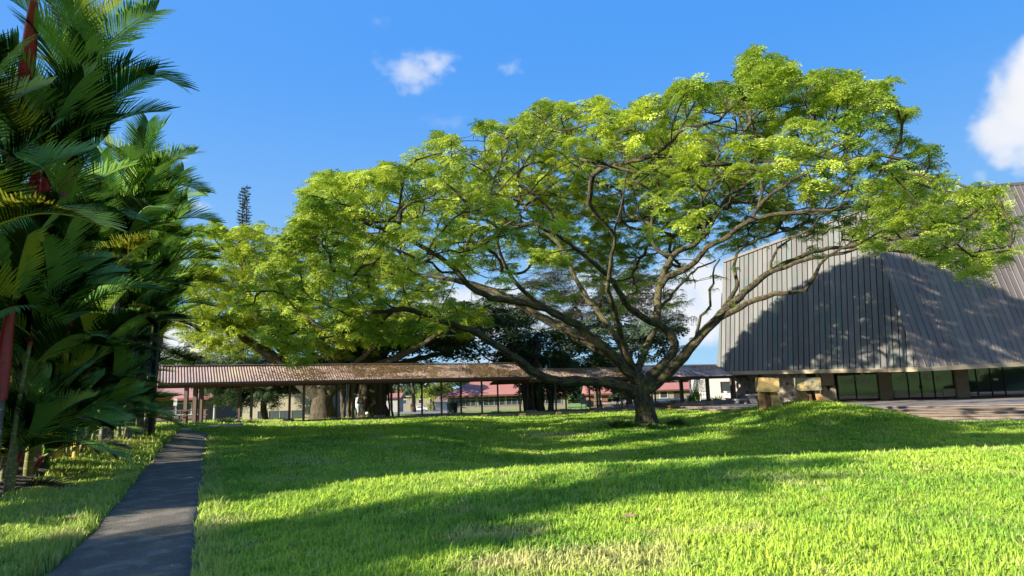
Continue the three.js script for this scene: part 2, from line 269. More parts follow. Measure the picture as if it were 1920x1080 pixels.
cladding(fR, [EH, ER, topR, topRm, hipTop], 0.56, brownTones, 6, 'roof_panel', 0.03, true);
{
  const back = V(11, 0, -22), m = new MB(), lo = [EL, EH, ER], hi = [topL, hipTop, topRm, topR], ins = (p, f) => p.clone().addScaledVector(f.n, -0.06);
  m.quad(ins(EL, fL), ins(EH, fL), ins(hipTop, fL), ins(topL, fL)); m.quad(ins(EH, fR), ins(ER, fR), ins(topR, fR), ins(hipTop, fR)); m.tri(ins(hipTop, fR), ins(topR, fR), ins(topRm, fR));
  const b = (p) => p.clone().add(back);
  m.quad(b(EL), ins(EL, fL), ins(topL, fL), b(topL)); m.quad(ins(ER, fR), b(ER), b(topR), ins(topR, fR)); m.quad(b(ER), b(EL), b(topL), b(topR));
  m.quad(topL, hipTop, b(hipTop), b(topL)); m.quad(hipTop, topRm, b(topRm), b(hipTop)); m.quad(topRm, topR, b(topR), b(topRm));
  part(hall, 'roof_body', m.geo(), darkTrim);
  const so = new MB(), dn = (p) => p.clone().add(V(0, -0.1, 0)); so.quad(dn(EL), dn(b(EL)), dn(b(EH)), dn(EH)); so.quad(dn(EH), dn(b(EH)), dn(b(ER)), dn(ER)); part(hall, 'soffit', so.geo(), plain(0.10, 0.075, 0.05));
  const fas = new MB(); for (const [a, c, f] of [[EL, EH, fL], [EH, ER, fR]]) fas.bar(a.clone().addScaledVector(f.n, 0.02).add(V(0, -0.13, 0)), c.clone().addScaledVector(f.n, 0.02).add(V(0, -0.13, 0)), 0.14, 0.3); part(hall, 'fascia', fas.geo(), tanTrim);
  const cop = new MB(); for (const [a, c] of [[topL, hipTop], [hipTop, topRm], [topRm, topR]]) cop.bar(a.clone().add(V(0, 0.06, 0.05)), c.clone().add(V(0, 0.06, 0.05)), 0.3, 0.22); cop.bar(EH.clone().addScaledVector(hipDir, 0.2).add(V(-0.05, 0, 0.06)), hipTop.clone().add(V(-0.05, 0, 0.06)), 0.14, 0.1); part(hall, 'coping', cop.geo(), brownTones[1]);
}
// ground floor: glass wall, piers, stone walls
const wallAt = (px, h, o = 0) => { const a = P(1560, 748, 55.5), b = P(1920, 742, 53.5), r = ray(px, 745), n = V(-(b.z - a.z), 0, b.x - a.x).normalize(); const p = a.clone().addScaledVector(n, o); const s = p.clone().sub(camera.position).dot(n) / r.dot(n); const q = r.multiplyScalar(s).add(camera.position); q.y = h; return q; };
function wallSlab(x0, x1, h0, h1, o, th) { const a = wallAt(x0, h0, o), b = wallAt(x1, h0, o), n = wallAt(1700, 0, o).sub(wallAt(1700, 0, o - 1)); n.copy(V(-(b.z - a.z), 0, b.x - a.x).normalize().multiplyScalar(th)); const c = (p, y, k) => V(p.x - k * n.x, y, p.z - k * n.z); return new MB().hexa([c(a, h0, 0), c(b, h0, 0), c(b, h0, 1), c(a, h0, 1), c(a, h1, 0), c(b, h1, 0), c(b, h1, 1), c(a, h1, 1)]).geo(); }
const TOP = 2.95, pierMat = std({ map: concreteMap, color: rgb(0.78, 0.67, 0.52), roughness: 0.9 });
for (const [a, b] of [[1652, 1675], [1796, 1820], [2010, 2034]]) part(hall, 'pier', wallSlab(a, b, PLAZA, TOP, 0.25, 0.6), pierMat);
for (const [a, b] of [[1574, 1606], [1607, 1651], [1676, 1705], [1707, 1729], [1731, 1754], [1756, 1795], [1821, 1835], [1837, 1862], [1864, 1887], [1889, 1950], [1952, 2009]]) {
  const f = new MB(), w = part(hall, 'window', wallSlab(a, b, PLAZA + 0.08, PLAZA + 0.16, 0.03, 0.1), darkTrim);
  part(w, 'pane', wallSlab(a, b, PLAZA + 0.16, TOP, 0, 0.012), glassDark);
  part(w, 'mullion', wallSlab(b, b + (b - a > 20 ? 2 : 1.5), PLAZA, TOP, 0.05, 0.12), darkTrim);
}
for (const [a, b] of [[1678, 1703], [1770, 1794]]) part(hall, 'spandrel', wallSlab(a, b, PLAZA + 0.18, PLAZA + 0.78, 0.035, 0.03), plain(0.38, 0.34, 0.27));
for (const [px, py, w, h] of [[1603, 713, 5, 5], [1609, 711, 5, 6], [1622, 704, 9, 6], [1626, 713, 7, 5], [1692, 711, 6, 5], [1699, 705, 7, 8], [1717, 703, 9, 5], [1719, 709, 6, 4], [1743, 702, 9, 13], [1763, 710, 7, 4], [1846, 699, 9, 7], [1872, 710, 9, 4]]) { const y = wallAt(px, 0).distanceTo(camera.position) * (725 - 0.033 * (px - 1400) - py - h / 2 - 1) / F + EYE; part(hall, 'paper_notice', wallSlab(px - w / 2, px + w / 2, y - h * 0.02, y + h * 0.022, 0.02, 0.006), offWhite); }
part(hall, 'door_lock', wallSlab(1728, 1733, 0.95, 1.25, 0.12, 0.06), darkTrim);
{ const a = wallAt(1574, 0, -9), b = wallAt(2030, 0, -9); part(hall, 'inner_wall', new MB().hexa([V(a.x - 3, -0.3, a.z), V(b.x, -0.3, b.z), V(b.x, -0.3, b.z - 0.2), V(a.x - 3, -0.3, a.z - 0.2), V(a.x - 3, TOP, a.z), V(b.x, TOP, b.z), V(b.x, TOP, b.z - 0.2), V(a.x - 3, TOP, a.z - 0.2)]).geo(), inside); part(hall, 'inner_floor', new MB().hexa([V(a.x - 3, PLAZA + 0.004, a.z + 8.4), V(b.x, PLAZA + 0.004, b.z + 8.4), V(b.x, PLAZA + 0.004, b.z), V(a.x - 3, PLAZA + 0.004, a.z), V(a.x - 3, PLAZA + 0.03, a.z + 8.4), V(b.x, PLAZA + 0.03, b.z + 8.4), V(b.x, PLAZA + 0.03, b.z), V(a.x - 3, PLAZA + 0.03, a.z)]).geo(), inside); }
{ // the pale pier with a V-shaped notch
  const m = part(hall, 'notched_pier', wallSlab(1544, 1567, 1.42, TOP, 2.2, 0.5), pierMat), a = wallAt(1544, 0, 2.2), b = wallAt(1570, 0, 2.2), n = V(-(b.z - a.z), 0, b.x - a.x).normalize(), L = a.distanceTo(b), s = new THREE.Shape();
  s.moveTo(0, 0); s.lineTo(L, 0); s.lineTo(L * 0.93, 1.26); s.lineTo(L * 0.72, 1.26); s.lineTo(L * 0.47, 0.86); s.lineTo(L * 0.22, 1.26); s.lineTo(0, 1.26); s.closePath();
  const g = new THREE.ExtrudeGeometry(s, { depth: 0.5, bevelEnabled: false }); g.applyMatrix4(new THREE.Matrix4().makeBasis(b.clone().sub(a).normalize(), V(0, 1, 0), n)); g.translate(a.x - n.x * 0.5, PLAZA, a.z - n.z * 0.5); part(hall, 'notched_pier', g, pierMat);
}
const stoneMats = [[0.16, 0.13, 0.10], [0.22, 0.17, 0.12], [0.11, 0.095, 0.085], [0.26, 0.20, 0.13]].map((c) => plain(...c, 0.9));
function stoneWall(a, b, h0, h1, th, n, seed) {
  const q = [], dir = b.clone().sub(a).setY(0).normalize(), nn = V(-dir.z, 0, dir.x), R = rng(seed);
  for (const y of [h0, h1]) for (const [p, k] of [[a, 0], [b, 0], [b, 1], [a, 1]]) q.push(V(p.x - nn.x * th * k, y, p.z - nn.z * th * k));
  const w = part(hall, 'stone_wall', new MB().hexa(q).geo(), std({ map: concreteMap, color: rgb(0.85, 0.78, 0.66), roughness: 0.95 })), L = V(a.x, 0, a.z).distanceTo(V(b.x, 0, b.z)), spots = [];
  for (let t = 0; t < 900 && spots.length < n; t++) {
    const s = 0.25 + R() * (L - 0.5), y = h0 + 0.25 + R() * (h1 - h0 - 0.5), r = 0.14 + R() * 0.16; if (spots.some((p) => Math.hypot(p[0] - s, p[1] - y) < (p[2] + r) * 1.18)) continue; spots.push([s, y, r]);
    const k = 6 + Math.floor(R() * 3), sh = new THREE.Shape(), ph = R() * 6; for (let j = 0; j < k; j++) { const an = ph + j / k * 6.283, rr = r * (0.75 + 0.35 * R()); j ? sh.lineTo(rr * Math.cos(an) * 1.1, rr * Math.sin(an)) : sh.moveTo(rr * Math.cos(an) * 1.1, rr * Math.sin(an)); }
    const g = new THREE.ExtrudeGeometry(sh, { depth: 0.03, bevelEnabled: true, bevelSize: 0.025, bevelThickness: 0.02, bevelSegments: 1, steps: 1 });
    g.applyMatrix4(new THREE.Matrix4().makeBasis(dir, V(0, 1, 0), nn)); g.translate(a.x + dir.x * s + nn.x * 0.005, y, a.z + dir.z * s + nn.z * 0.005); part(w, 'stone', g, stoneMats[Math.floor(R() * 4)]);
  }
}
stoneWall(P(1376, 748, 61.5), P(1440, 750, 55.5), -0.1, 3.1, 0.4, 26, 11);
stoneWall(P(1442, 750, 55.8), P(1512, 750, 53.5), -0.1, 2.75, 0.4, 20, 12);
part(hall, 'side_wall', (() => { const a = P(1500, 745, 61), b = P(1580, 745, 58); return new MB().bar(V(a.x, 1.3, a.z), V(b.x, 1.3, b.z), 0.3, 3.2).geo(); })(), inside);
for (const [x0, x1, h0, h1] of [[1534, 1542, 0.4, 2.4]]) part(hall, 'window', wallSlab(x0, x1, h0, h1, 1.2, 0.06), whiteTrim);

// plaza and steps: four levels, each a slab whose front edge stands further out
{
  const front = [[11.6, -54.5], [14.2, -50.5], [17.8, -45], [20.8, -40.6], [27, -38.4], [34, -36], [52, -29.4]];
  const paving = std({ map: tex(512, 512, (u, v) => { const n = tfbm(u, v, 5, 5, 71), f = tfbm(u, v, 64, 2, 73), s = sstep(0.55, 0.75, tfbm(u, v, 7, 4, 77)); const b = 0.13 + 0.11 * n + 0.08 * (f - 0.5); return [b * (1.08 - 0.3 * s), b * (0.9 - 0.2 * s), b * (0.74 - 0.16 * s)]; }, true, 0.25), roughness: 0.9 });
  const stepM = std({ map: concreteMap, color: rgb(0.62, 0.5, 0.41), roughness: 0.9 });
  const riserM = stepM;
  for (let k = 0; k < 4; k++) {
    const off = k * 1.2, top = PLAZA - 0.13 * k, pts = front.map(([x, z], i) => { const a = front[Math.max(0, i - 1)], b = front[Math.min(front.length - 1, i + 1)], n = V(-(b[1] - a[1]), 0, b[0] - a[0]).normalize(); return [x + n.x * off, z + n.z * off]; });
    const s = new THREE.Shape(); pts.forEach(([x, z], i) => i ? s.lineTo(x, -z) : s.moveTo(x, -z)); s.lineTo(56, 90); s.lineTo(14 - off, 90); s.closePath();
    const g = new THREE.ExtrudeGeometry(s, { depth: 0.9, bevelEnabled: false }); g.rotateX(-Math.PI / 2); g.translate(0, top - 0.9, 0);
    const st = struct(k ? 'plaza_step' : 'plaza', g, riserM), sl = new THREE.Shape(); front.forEach(([x, z], i) => { const a = front[Math.max(0, i - 1)], b = front[Math.min(front.length - 1, i + 1)], n = V(-(b[1] - a[1]), 0, b[0] - a[0]).normalize(), X = x + n.x * (off + 0.07), Z = z + n.z * (off + 0.07); i ? sl.lineTo(X, -Z) : sl.moveTo(X, -Z); }); sl.lineTo(56, 90); sl.lineTo(14 - off, 90); sl.closePath();
    const tg = new THREE.ExtrudeGeometry(sl, { depth: 0.04, bevelEnabled: true, bevelSize: 0.008, bevelThickness: 0.008, bevelSegments: 1 }); tg.rotateX(-Math.PI / 2); tg.translate(0, top + 0.012, 0); part(st, 'tread', tg, k ? stepM : paving);
    st.userData.label = k ? ['', 'upper', 'middle', 'lowest'][k] + ' broad concrete step below the hall plaza' : 'paved plaza before the glazed front of the hall';
  }
  const f = [[10.2, -52], [13.2, -47.5], [17, -40], [19.4, -35.6], [27, -32.7], [52, -23.6], [52, -26.5], [30, -35], [21, -38.5], [13, -52], [11, -55]]; const s = new THREE.Shape(); f.forEach(([x, z], i) => i ? s.lineTo(x, -z) : s.moveTo(x, -z));
  const g = new THREE.ExtrudeGeometry(s, { depth: 0.5, bevelEnabled: false }); g.rotateX(-Math.PI / 2); g.translate(0, -0.45 - 0.5, 0); struct('pavement', g, paving).userData.label = 'weathered pavement strip at the foot of the plaza steps';
}

// ───────────────────────── covered walkway ─────────────────────────
const wood = std({ map: tex(128, 256, (u, v) => { const n = tfbm(u, v * 0.2, 14, 4, 81); return [0.055 + 0.05 * n, 0.034 + 0.03 * n, 0.024 + 0.02 * n]; }, true, 1), roughness: 0.8 });
const redBrown = plain(0.10, 0.035, 0.024, 0.75);
const sheetRoof = std({ roughness: 0.6, map: tex(512, 256, (u, v) => { const n = tfbm(u, v, 6, 5, 84), s = tfbm(u, v * 0.4, 40, 3, 86), l = sstep(0.50, 0.66, tfbm(u, v, 9, 5, 87)); const b = 0.8 + 0.5 * s; return [mix(0.30, 0.34, l) * b, mix(0.21, 0.27, n * l) * b, mix(0.165, 0.175, n) * b]; }, true, 0.12) });
const walkway = thing('covered_walkway', 'long covered walkway with rust red corrugated gable roof on slim dark posts', 'walkway', V(0, 0, 0));
const wO = P(569, 790, 40), wE = P(1167, 769, 51), wT = wE.clone().sub(wO).setY(0).divideScalar(8), wD = wT.clone().normalize(), wB = V(wD.z, 0, -wD.x);   // wB points away from the camera
const pitchL = wT.length(), wAt = (s, o, y) => wO.clone().setY(0).addScaledVector(wD, s).addScaledVector(wB, o).setY(y);
const sOfPx = (px, o) => { let best = 0, e = 1e9; for (let s = -12; s < 45; s += 0.02) { const x = Math.abs(toPx(wAt(s, o, 2.3))[0] - px); if (x < e) { e = x; best = s; } } return best; };
const slabY = (s) => table([[-9, 0.30], [0, 0.32], [24, 0.14], [26.5, 0.14], [27.5, 0.42], [60, 0.45]], s);
function gable(s0, s1, eave, ridge, name) {
  const n = Math.round((s1 - s0) / 0.025), wave = (s) => 0.018 * Math.cos(s * 6.2832 / 0.15), pos = [], uv = [], idx = [];
  for (const [o0, y0, o1, y1] of [[-0.62, eave, 1.36, ridge], [1.36, ridge, 3.34, eave]]) {
    const b = pos.length / 3; for (let i = 0; i <= n; i++) { const s = mix(s0, s1, i / n); for (const [o, y, v] of [[o0, y0, 0], [(o0 + o1) / 2, (y0 + y1) / 2 - 0.012, 1.1], [o1, y1, 2.2]]) { const p = wAt(s, o, y + wave(s)); pos.push(p.x, p.y, p.z); uv.push(s, v); } }
    for (let i = 0; i < n; i++) for (let j = 0; j < 2; j++) { const a = b + i * 3 + j; idx.push(a, a + 3, a + 4, a, a + 4, a + 1); }
  }
  const g = new THREE.BufferGeometry(); g.setAttribute('position', new THREE.Float32BufferAttribute(pos, 3)); g.setAttribute('uv', new THREE.Float32BufferAttribute(uv, 2)); g.setIndex(idx); g.computeVertexNormals();
  const r = part(walkway, name, g, sheetRoof);
  const t = new MB(); for (const o of [-0.6, 3.32]) t.bar(wAt(s0 - 0.02, o, eave - 0.13), wAt(s1 + 0.02, o, eave - 0.13), 0.05, 0.2); part(r, 'fascia', t.geo(), redBrown);
  const gu = new MB(); gu.bar(wAt(s0, -0.7, eave - 0.06), wAt(s1, -0.7, eave - 0.06), 0.11, 0.1); part(r, 'gutter', gu.geo(), darkTrim);
  const rc = new MB(); rc.bar(wAt(s0 - 0.03, 1.36, ridge + 0.045), wAt(s1 + 0.03, 1.36, ridge + 0.045), 0.34, 0.035); part(r, 'ridge_cap', rc.geo(), sheetRoof);
  for (const s of [s0, s1]) { const q = new MB(); q.bar(wAt(s, -0.6, eave - 0.1), wAt(s, 1.36, ridge - 0.1), 0.06, 0.2); q.bar(wAt(s, 1.36, ridge - 0.1), wAt(s, 3.32, eave - 0.1), 0.06, 0.2); part(r, 'barge_board', q.geo(), redBrown); }
  const ra = new MB(); for (let s = s0 + 0.5; s < s1; s += pitchL / 2) { ra.bar(wAt(s, -0.5, eave - 0.12), wAt(s, 1.36, ridge - 0.12), 0.05, 0.14); ra.bar(wAt(s, 1.36, ridge - 0.12), wAt(s, 3.2, eave - 0.12), 0.05, 0.14); } part(r, 'rafters', ra.geo(), wood);
  return r;
}
const sA0 = sOfPx(297, -0.6), sA1 = sOfPx(992, -0.6), sC0 = sOfPx(1224, -0.6), sC1 = sOfPx(1376, -0.6);
const eA = P(700, 711, 41.6).y, rA = P(640, 684, 42.4).y;
gable(sA0, sA1, eA, rA, 'roof'); gable(sA1 + 0.05, sC0 - 0.05, P(1060, 709, 48.5).y, P(1075, 692, 50.5).y, 'roof'); gable(sC0, sC1, P(1330, 705, 55).y, P(1320, 685, 57).y, 'roof');
{ const m = new MB(), a = P(940, 705, 46.6), b = P(994, 703, 47.6), c = P(1023, 718, 50.4), d = P(918, 722, 49), up = V(0, 0.1, 0), q = [d, c, b, a]; m.hexa([...q, ...q.map((p) => p.clone().add(up))]); part(walkway, 'lower_roof', m.geo(), redBrown); }
{ // slab the walkway stands on, in bays
  for (let s = sA0 + 1; s < sC1 + 3; s += pitchL) { const y = slabY(s + 1), q = []; for (const yy of [y - 0.55, y]) for (const [a, o] of [[s, -0.22], [s + pitchL - 0.03, -0.22], [s + pitchL - 0.03, 2.95], [s, 2.95]]) q.push(wAt(a, o, yy)); part(walkway, 'floor_slab', new MB().hexa(q).geo(), std({ map: concreteMap, color: rgb(0.62, 0.5, 0.4), roughness: 0.95 })); }
}
for (let i = -2; i <= 13; i++) {
  const s = i * pitchL, p = wAt(s, 0, 0), high = i >= 11 ? P(1330, 705, 55).y : s > sA1 ? P(1060, 709, 48.5).y : eA, y = slabY(s);
  for (const o of [0, 2.7]) {
    const q = wAt(s - (o ? 0.35 : 0), o, 0), w = i >= 11 ? 0.24 : i === -2 ? 0.2 : 0.12, m = new MB().box(q.x, y, q.z, w, high - y + (o ? 0 : 0) - 0.02, w); part(walkway, 'post', m.geo(), wood);
    if (i === -2 && !o) part(walkway, 'post', new MB().box(q.x + 0.28, y, q.z - 0.1, 0.2, high - y - 0.02, 0.2).geo(), wood);
    const g = boxG(o ? 0.62 : 0.46, o ? 0.16 : 0.42, o ? 0.62 : 0.5, 0.03); g.rotateY(0.45); const b = wAt(s - (o ? 0.35 : 0), o ? 2.95 : -0.12, o ? y - 0.05 : y - 0.4); g.translate(b.x, b.y, b.z); part(walkway, 'footing', g, std({ map: concreteMap, color: i < 2 || o ? rgb(1, 0.95, 0.85) : rgb(0.95, 0.68, 0.45), roughness: 0.95 }));
  }
  part(walkway, 'beam', new MB().bar(wAt(s, -0.1, high - 0.1), wAt(s - 0.35, 2.8, high - 0.1), 0.08, 0.14).geo(), wood);
}
{ // fallen leaves and needles lying on the walkway roof
  const R = rng(404), n = 11000, leaf = new THREE.PlaneGeometry(0.07, 0.035), mm = new THREE.InstancedMesh(leaf, std({ color: 0xffffff, side: THREE.DoubleSide, roughness: 1 }), n), M = new THREE.Matrix4(), q = new THREE.Quaternion(), sl = Math.atan2(rA - eA, 1.98), tilt = new THREE.Quaternion().setFromAxisAngle(wD, -sl);
  let c = 0; const lim = sOfPx(520, 0);
  for (let k = 0; k < n * 6 && c < n; k++) {
    const s = mix(sA0, sC1, R()), o = -0.6 + 1.9 * R(), sec = s < sA1 ? [eA, rA] : s < sC0 ? [P(1060, 709, 48.5).y, P(1075, 692, 50.5).y] : [P(1330, 705, 55).y, P(1320, 685, 57).y];
    if (R() > sstep(lim - 2, lim + 4, s) * (0.2 + 0.8 * sstep(0.38, 0.58, fbm(s * 0.5, o * 1.2, 4, 4))) * (s > sC0 ? 0.15 : 1)) continue;
    const p = wAt(s, o, mix(sec[0], sec[1], (o + 0.6) / 1.96) + 0.03 + R() * 0.02); q.setFromEuler(new THREE.Euler(-Math.PI / 2 + (R() - 0.5) * 0.7, (R() - 0.5) * 0.7, R() * 6.3)); q.premultiply(tilt);
    M.compose(p, q, V(1, 1, 1).multiplyScalar(0.7 + 1.1 * R())); mm.setMatrixAt(c, M); const t = R(); mm.setColorAt(c++, rgb(mix(0.34, 0.58, t), mix(0.25, 0.48, t), mix(0.14, 0.31, t)));
  }
  mm.count = c; mm.name = 'fallen_leaves'; mm.castShadow = mm.receiveShadow = true; tag(mm, 'brown fallen leaves strewn over the covered walkway roof', 'fallen leaves', null, 'stuff'); scene.add(mm);
}

// ───────────────────────── trees ─────────────────────────
// leaf sprays: a fan of drooping stalks that carry pairs of leaflets
function sprayGeo(seed, stalks, pairs, len, lw, lh, droop) {
  const R = rng(seed), m = new MB();
  for (let k = 0; k < stalks; k++) {
    const az = (k + 0.7 * R()) / stalks * 6.283, L = len * (0.65 + 0.5 * R()), dr = droop * (0.5 + R()), rise = 0.25 * R() * len, dir = V(Math.cos(az), 0, Math.sin(az)), side = V(-Math.sin(az), 0, Math.cos(az));
    const at = (t) => dir.clone().multiplyScalar(L * t * (1 - 0.12 * t)).add(V(0, rise * t - dr * t * t, 0));
    for (let j = 0; j < pairs; j++) {
      const t = (j + 0.8) / pairs, p = at(t), sz = (0.75 + 0.4 * R()) * (1 - 0.25 * Math.abs(t - 0.6));
      for (const s of [-1, 1]) {
        const out = side.clone().multiplyScalar(s * (0.8 + 0.2 * R())).addScaledVector(dir, 0.45 + 0.2 * R()).add(V(0, (R() - 0.62) * 0.8, 0)).normalize(), wv = out.clone().cross(V(0, 1, 0)).normalize().addScaledVector(V(0, 1, 0), (R() - 0.5) * 0.9).normalize();
        const a = p, c = p.clone().addScaledVector(out, lh * sz), mid = p.clone().addScaledVector(out, lh * sz * 0.55), b = mid.clone().addScaledVector(wv, lw * sz / 2), d = mid.clone().addScaledVector(wv, -lw * sz / 2);
        const n = b.clone().sub(d).cross(c.clone().sub(a)).normalize(); if (n.y < 0) n.negate(); const q = m.v(a, n, 0, 0); m.v(b, n, 1, 0); m.v(c, n, 1, 1); m.v(d, n, 0, 1); m.i.push(q, q + 1, q + 2, q, q + 2, q + 3);
      }
    }
  }
  return m.geo();
}
const sprays = [1, 2, 3].map((s) => sprayGeo(s * 31, 8, 7, 0.38, 0.056, 0.105, 0.20));
const spraysFine = [1, 2].map((s) => sprayGeo(s * 57, 8, 7, 0.5, 0.05, 0.13, 0.3));
const spraysBig = [1, 2].map((s) => sprayGeo(s * 71, 7, 5, 0.62, 0.13, 0.24, 0.28));

function smooth(pts, step) { const c = new THREE.CatmullRomCurve3(pts, false, 'centripetal'), n = Math.max(2, Math.round(c.getLength() / step)); return c.getSpacedPoints(n); }
// skeleton: [{pts: [Vector3], rad: [from, to], from: index of parent limb}]; tips: points that twigs must reach
function growTree(skeleton, tips, opt) {
  const N = [], R = rng(opt.seed), tipR = opt.tipR ?? 0.012;      // nodes {p, parent, limb, r, spec}
  const limbNodes = [];
  skeleton.forEach((l, li) => {
    const q = smooth(l.pts, 0.45); let par = -1;
    if (l.from !== undefined) { let e = 1e9; for (const k of limbNodes[l.from]) { const d = N[k].p.distanceTo(q[0]); if (d < e) { e = d; par = k; } } }
    limbNodes.push([]);
    q.forEach((p, k) => { const t = k / (q.length - 1); if (k && k < q.length - 1) p.add(V(R() - 0.5, R() - 0.5, R() - 0.5).multiplyScalar(0.10 * (opt.kink ?? 1))); N.push({ p, parent: par, limb: li, spec: mix(l.rad[0], l.rad[1], Math.pow(t, 0.8)), r: 0, kids: 0, dir: null }); par = N.length - 1; limbNodes[li].push(par); });
  });
  N.forEach((n) => { n.dir = n.parent >= 0 ? n.p.clone().sub(N[n.parent].p).normalize() : V(0, 1, 0); });
  const first = N.length, reach = tips.map((t) => { let e = 1e9; for (let k = 0; k < first; k++) e = Math.min(e, N[k].p.distanceToSquared(t)); return e; });
  const order = tips.map((_, i) => i).sort((a, b) => reach[a] - reach[b]), tipNode = [], passes = [];
  if (opt.mid) { const r = opt.mid.map((t) => { let e = 1e9; for (let k = 0; k < first; k++) e = Math.min(e, N[k].p.distanceToSquared(t)); return e; }); opt.mid.map((_, i) => i).sort((a, b) => r[a] - r[b]).forEach((i) => passes.push([opt.mid[i], false])); }
  for (const i of order) passes.push([tips[i], true]);
  for (const [t, isTip] of passes) { let best = -1, cost = 1e9;
    for (let k = 0; k < N.length; k++) {
      const n = N[k]; if (n.tip || (n.limb === 0 && opt.trunkClear)) continue; const dx = t.x - n.p.x, dy = t.y - n.p.y, dz = t.z - n.p.z, d2 = dx * dx + dy * dy + dz * dz; if (d2 > cost * cost * 4) continue;
      const d = Math.sqrt(d2), cs = (dx * n.dir.x + dy * n.dir.y + dz * n.dir.z) / (d + 1e-6), c = d * (1.28 - 0.5 * cs) + (dy < -0.2 ? -dy * 0.5 : 0);
      if (c < cost) { cost = c; best = k; }
    }
    if (best < 0) continue;
    const a = N[best], d = a.p.distanceTo(t), m1 = a.p.clone().addScaledVector(a.dir, d * 0.3).addScaledVector(t.clone().sub(a.p), 0.12).add(V(0, -0.04 * d, 0)), c = new THREE.QuadraticBezierCurve3(a.p, m1, t), n = Math.max(1, Math.round(d / 0.5)); let par = best;
    for (let k = 1; k <= n; k++) { const p = c.getPoint(k / n); if (k < n) p.add(V(R() - 0.5, R() - 0.5, R() - 0.5).multiplyScalar(0.16 * Math.min(1, d))); N.push({ p, parent: par, limb: -1, spec: 0, r: 0, dir: p.clone().sub(N[par].p).normalize(), tip: k === n && false }); par = N.length - 1; }
    if (isTip) tipNode.push(par);
  }
  const e = opt.exp ?? 2.3, acc = new Float64Array(N.length);
  for (let k = N.length - 1; k >= 0; k--) { const n = N[k]; n.r = Math.max(n.spec, Math.pow(acc[k], 1 / e), tipR); if (n.limb < 0) n.r = Math.min(n.r, opt.maxTwig ?? 0.16); if (n.parent >= 0) acc[n.parent] += Math.pow(n.limb >= 0 ? Math.min(n.r, 0.05) : n.r, e); }
  const kids = N.map(() => []); N.forEach((n, k) => { if (n.parent >= 0) kids[n.parent].push(k); });
  const limbs = skeleton.map((l, li) => { const ids = limbNodes[li], pre = N[ids[0]].parent, q = pre >= 0 ? [pre, ...ids] : ids; const r0 = N[ids[0]].r; const big = r0 > 0.25; return new MB().tube(q.map((k) => N[k].p), q.map((k, j) => (j === 0 && pre >= 0 ? Math.min(N[k].r, r0 * 1.05) : l.flare && j < l.flare.length ? N[k].r * l.flare[j] : N[k].r)), big ? 16 : 9, big ? 0.22 : 0.12, li * 7.7).geo(); });
  const tw = new MB(), start = [];
  N.forEach((n, k) => { if (n.limb < 0 && n.parent >= 0) { const p = N[n.parent], sib = kids[n.parent].filter((q) => N[q].limb < 0).sort((a, b) => N[b].r - N[a].r); if (p.limb >= 0 || sib[0] !== k) start.push(k); } });
  for (const k0 of start) { const ids = [N[k0].parent, k0]; for (let k = k0; ;) { const c = kids[k].filter((q) => N[q].limb < 0).sort((a, b) => N[b].r - N[a].r)[0]; if (c === undefined) break; ids.push(c); k = c; } const r0 = N[k0].r; tw.tube(ids.map((k) => N[k].p), ids.map((k, j) => j ? Math.min(N[k].r, r0) : Math.min(N[k].r, r0) * 0.95), r0 > 0.08 ? 7 : r0 > 0.03 ? 5 : 4); }
  return { limbs, twigs: tw.geo(), tips: tipNode.map((k) => N[k].p) };
}
// leaf sprays round the twig ends
function foliage(parent, name, tips, per, spread, geos, material, colors, opt) {
  const R = rng(opt.seed), M = new THREE.Matrix4(), q = new THREE.Quaternion(), n = tips.length * per, meshes = geos.map((g) => new THREE.InstancedMesh(g, material, Math.ceil(n / geos.length) + 2)), cnt = geos.map(() => 0), c = new THREE.Color();
  tips.forEach((t, i) => {
    const tint = Math.pow(R(), 0.9), hue = fbm(t.x * 0.25, t.y * 0.25, t.z * 0.25 + opt.seed, 2);
    for (let k = 0; k < per; k++) {
      const g = (i * per + k) % geos.length, p = t.clone().add(V((R() - 0.5) * 2 * spread, (R() - 0.45) * spread * 0.8, (R() - 0.5) * 2 * spread));
      if (opt.keep && !opt.keep(p)) continue;
      q.setFromEuler(new THREE.Euler((R() - 0.5) * 1.1, R() * 6.3, (R() - 0.5) * 1.1)); const s = opt.size * (0.55 + 0.9 * R() * R() + 0.25 * R()); M.compose(p, q, V(s, s * (0.8 + 0.5 * R()), s)); meshes[g].setMatrixAt(cnt[g], M);
      const u = clamp(tint * 0.5 + (hue - 0.25) * 0.7 + (R() - 0.5) * 0.5, 0, 1); c.setRGB(mix(colors[0][0], colors[1][0], u), mix(colors[0][1], colors[1][1], u), mix(colors[0][2], colors[1][2], u)); meshes[g].setColorAt(cnt[g]++, c);
    }
  });
  meshes.forEach((m, k) => { m.count = cnt[k]; m.name = name; m.castShadow = m.receiveShadow = true; m.userData.kind = 'stuff'; parent.add(m); });
}
const inPoly = (poly, x, y) => { let c = false; for (let i = 0, j = poly.length - 1; i < poly.length; j = i++) { const [xi, yi] = poly[i], [xj, yj] = poly[j]; if ((yi > y) !== (yj > y) && x < (xj - xi) * (y - yi) / (yj - yi) + xi) c = !c; } return c; };
const limb = (list) => list.map(([x, y, d]) => P(x, y, d));

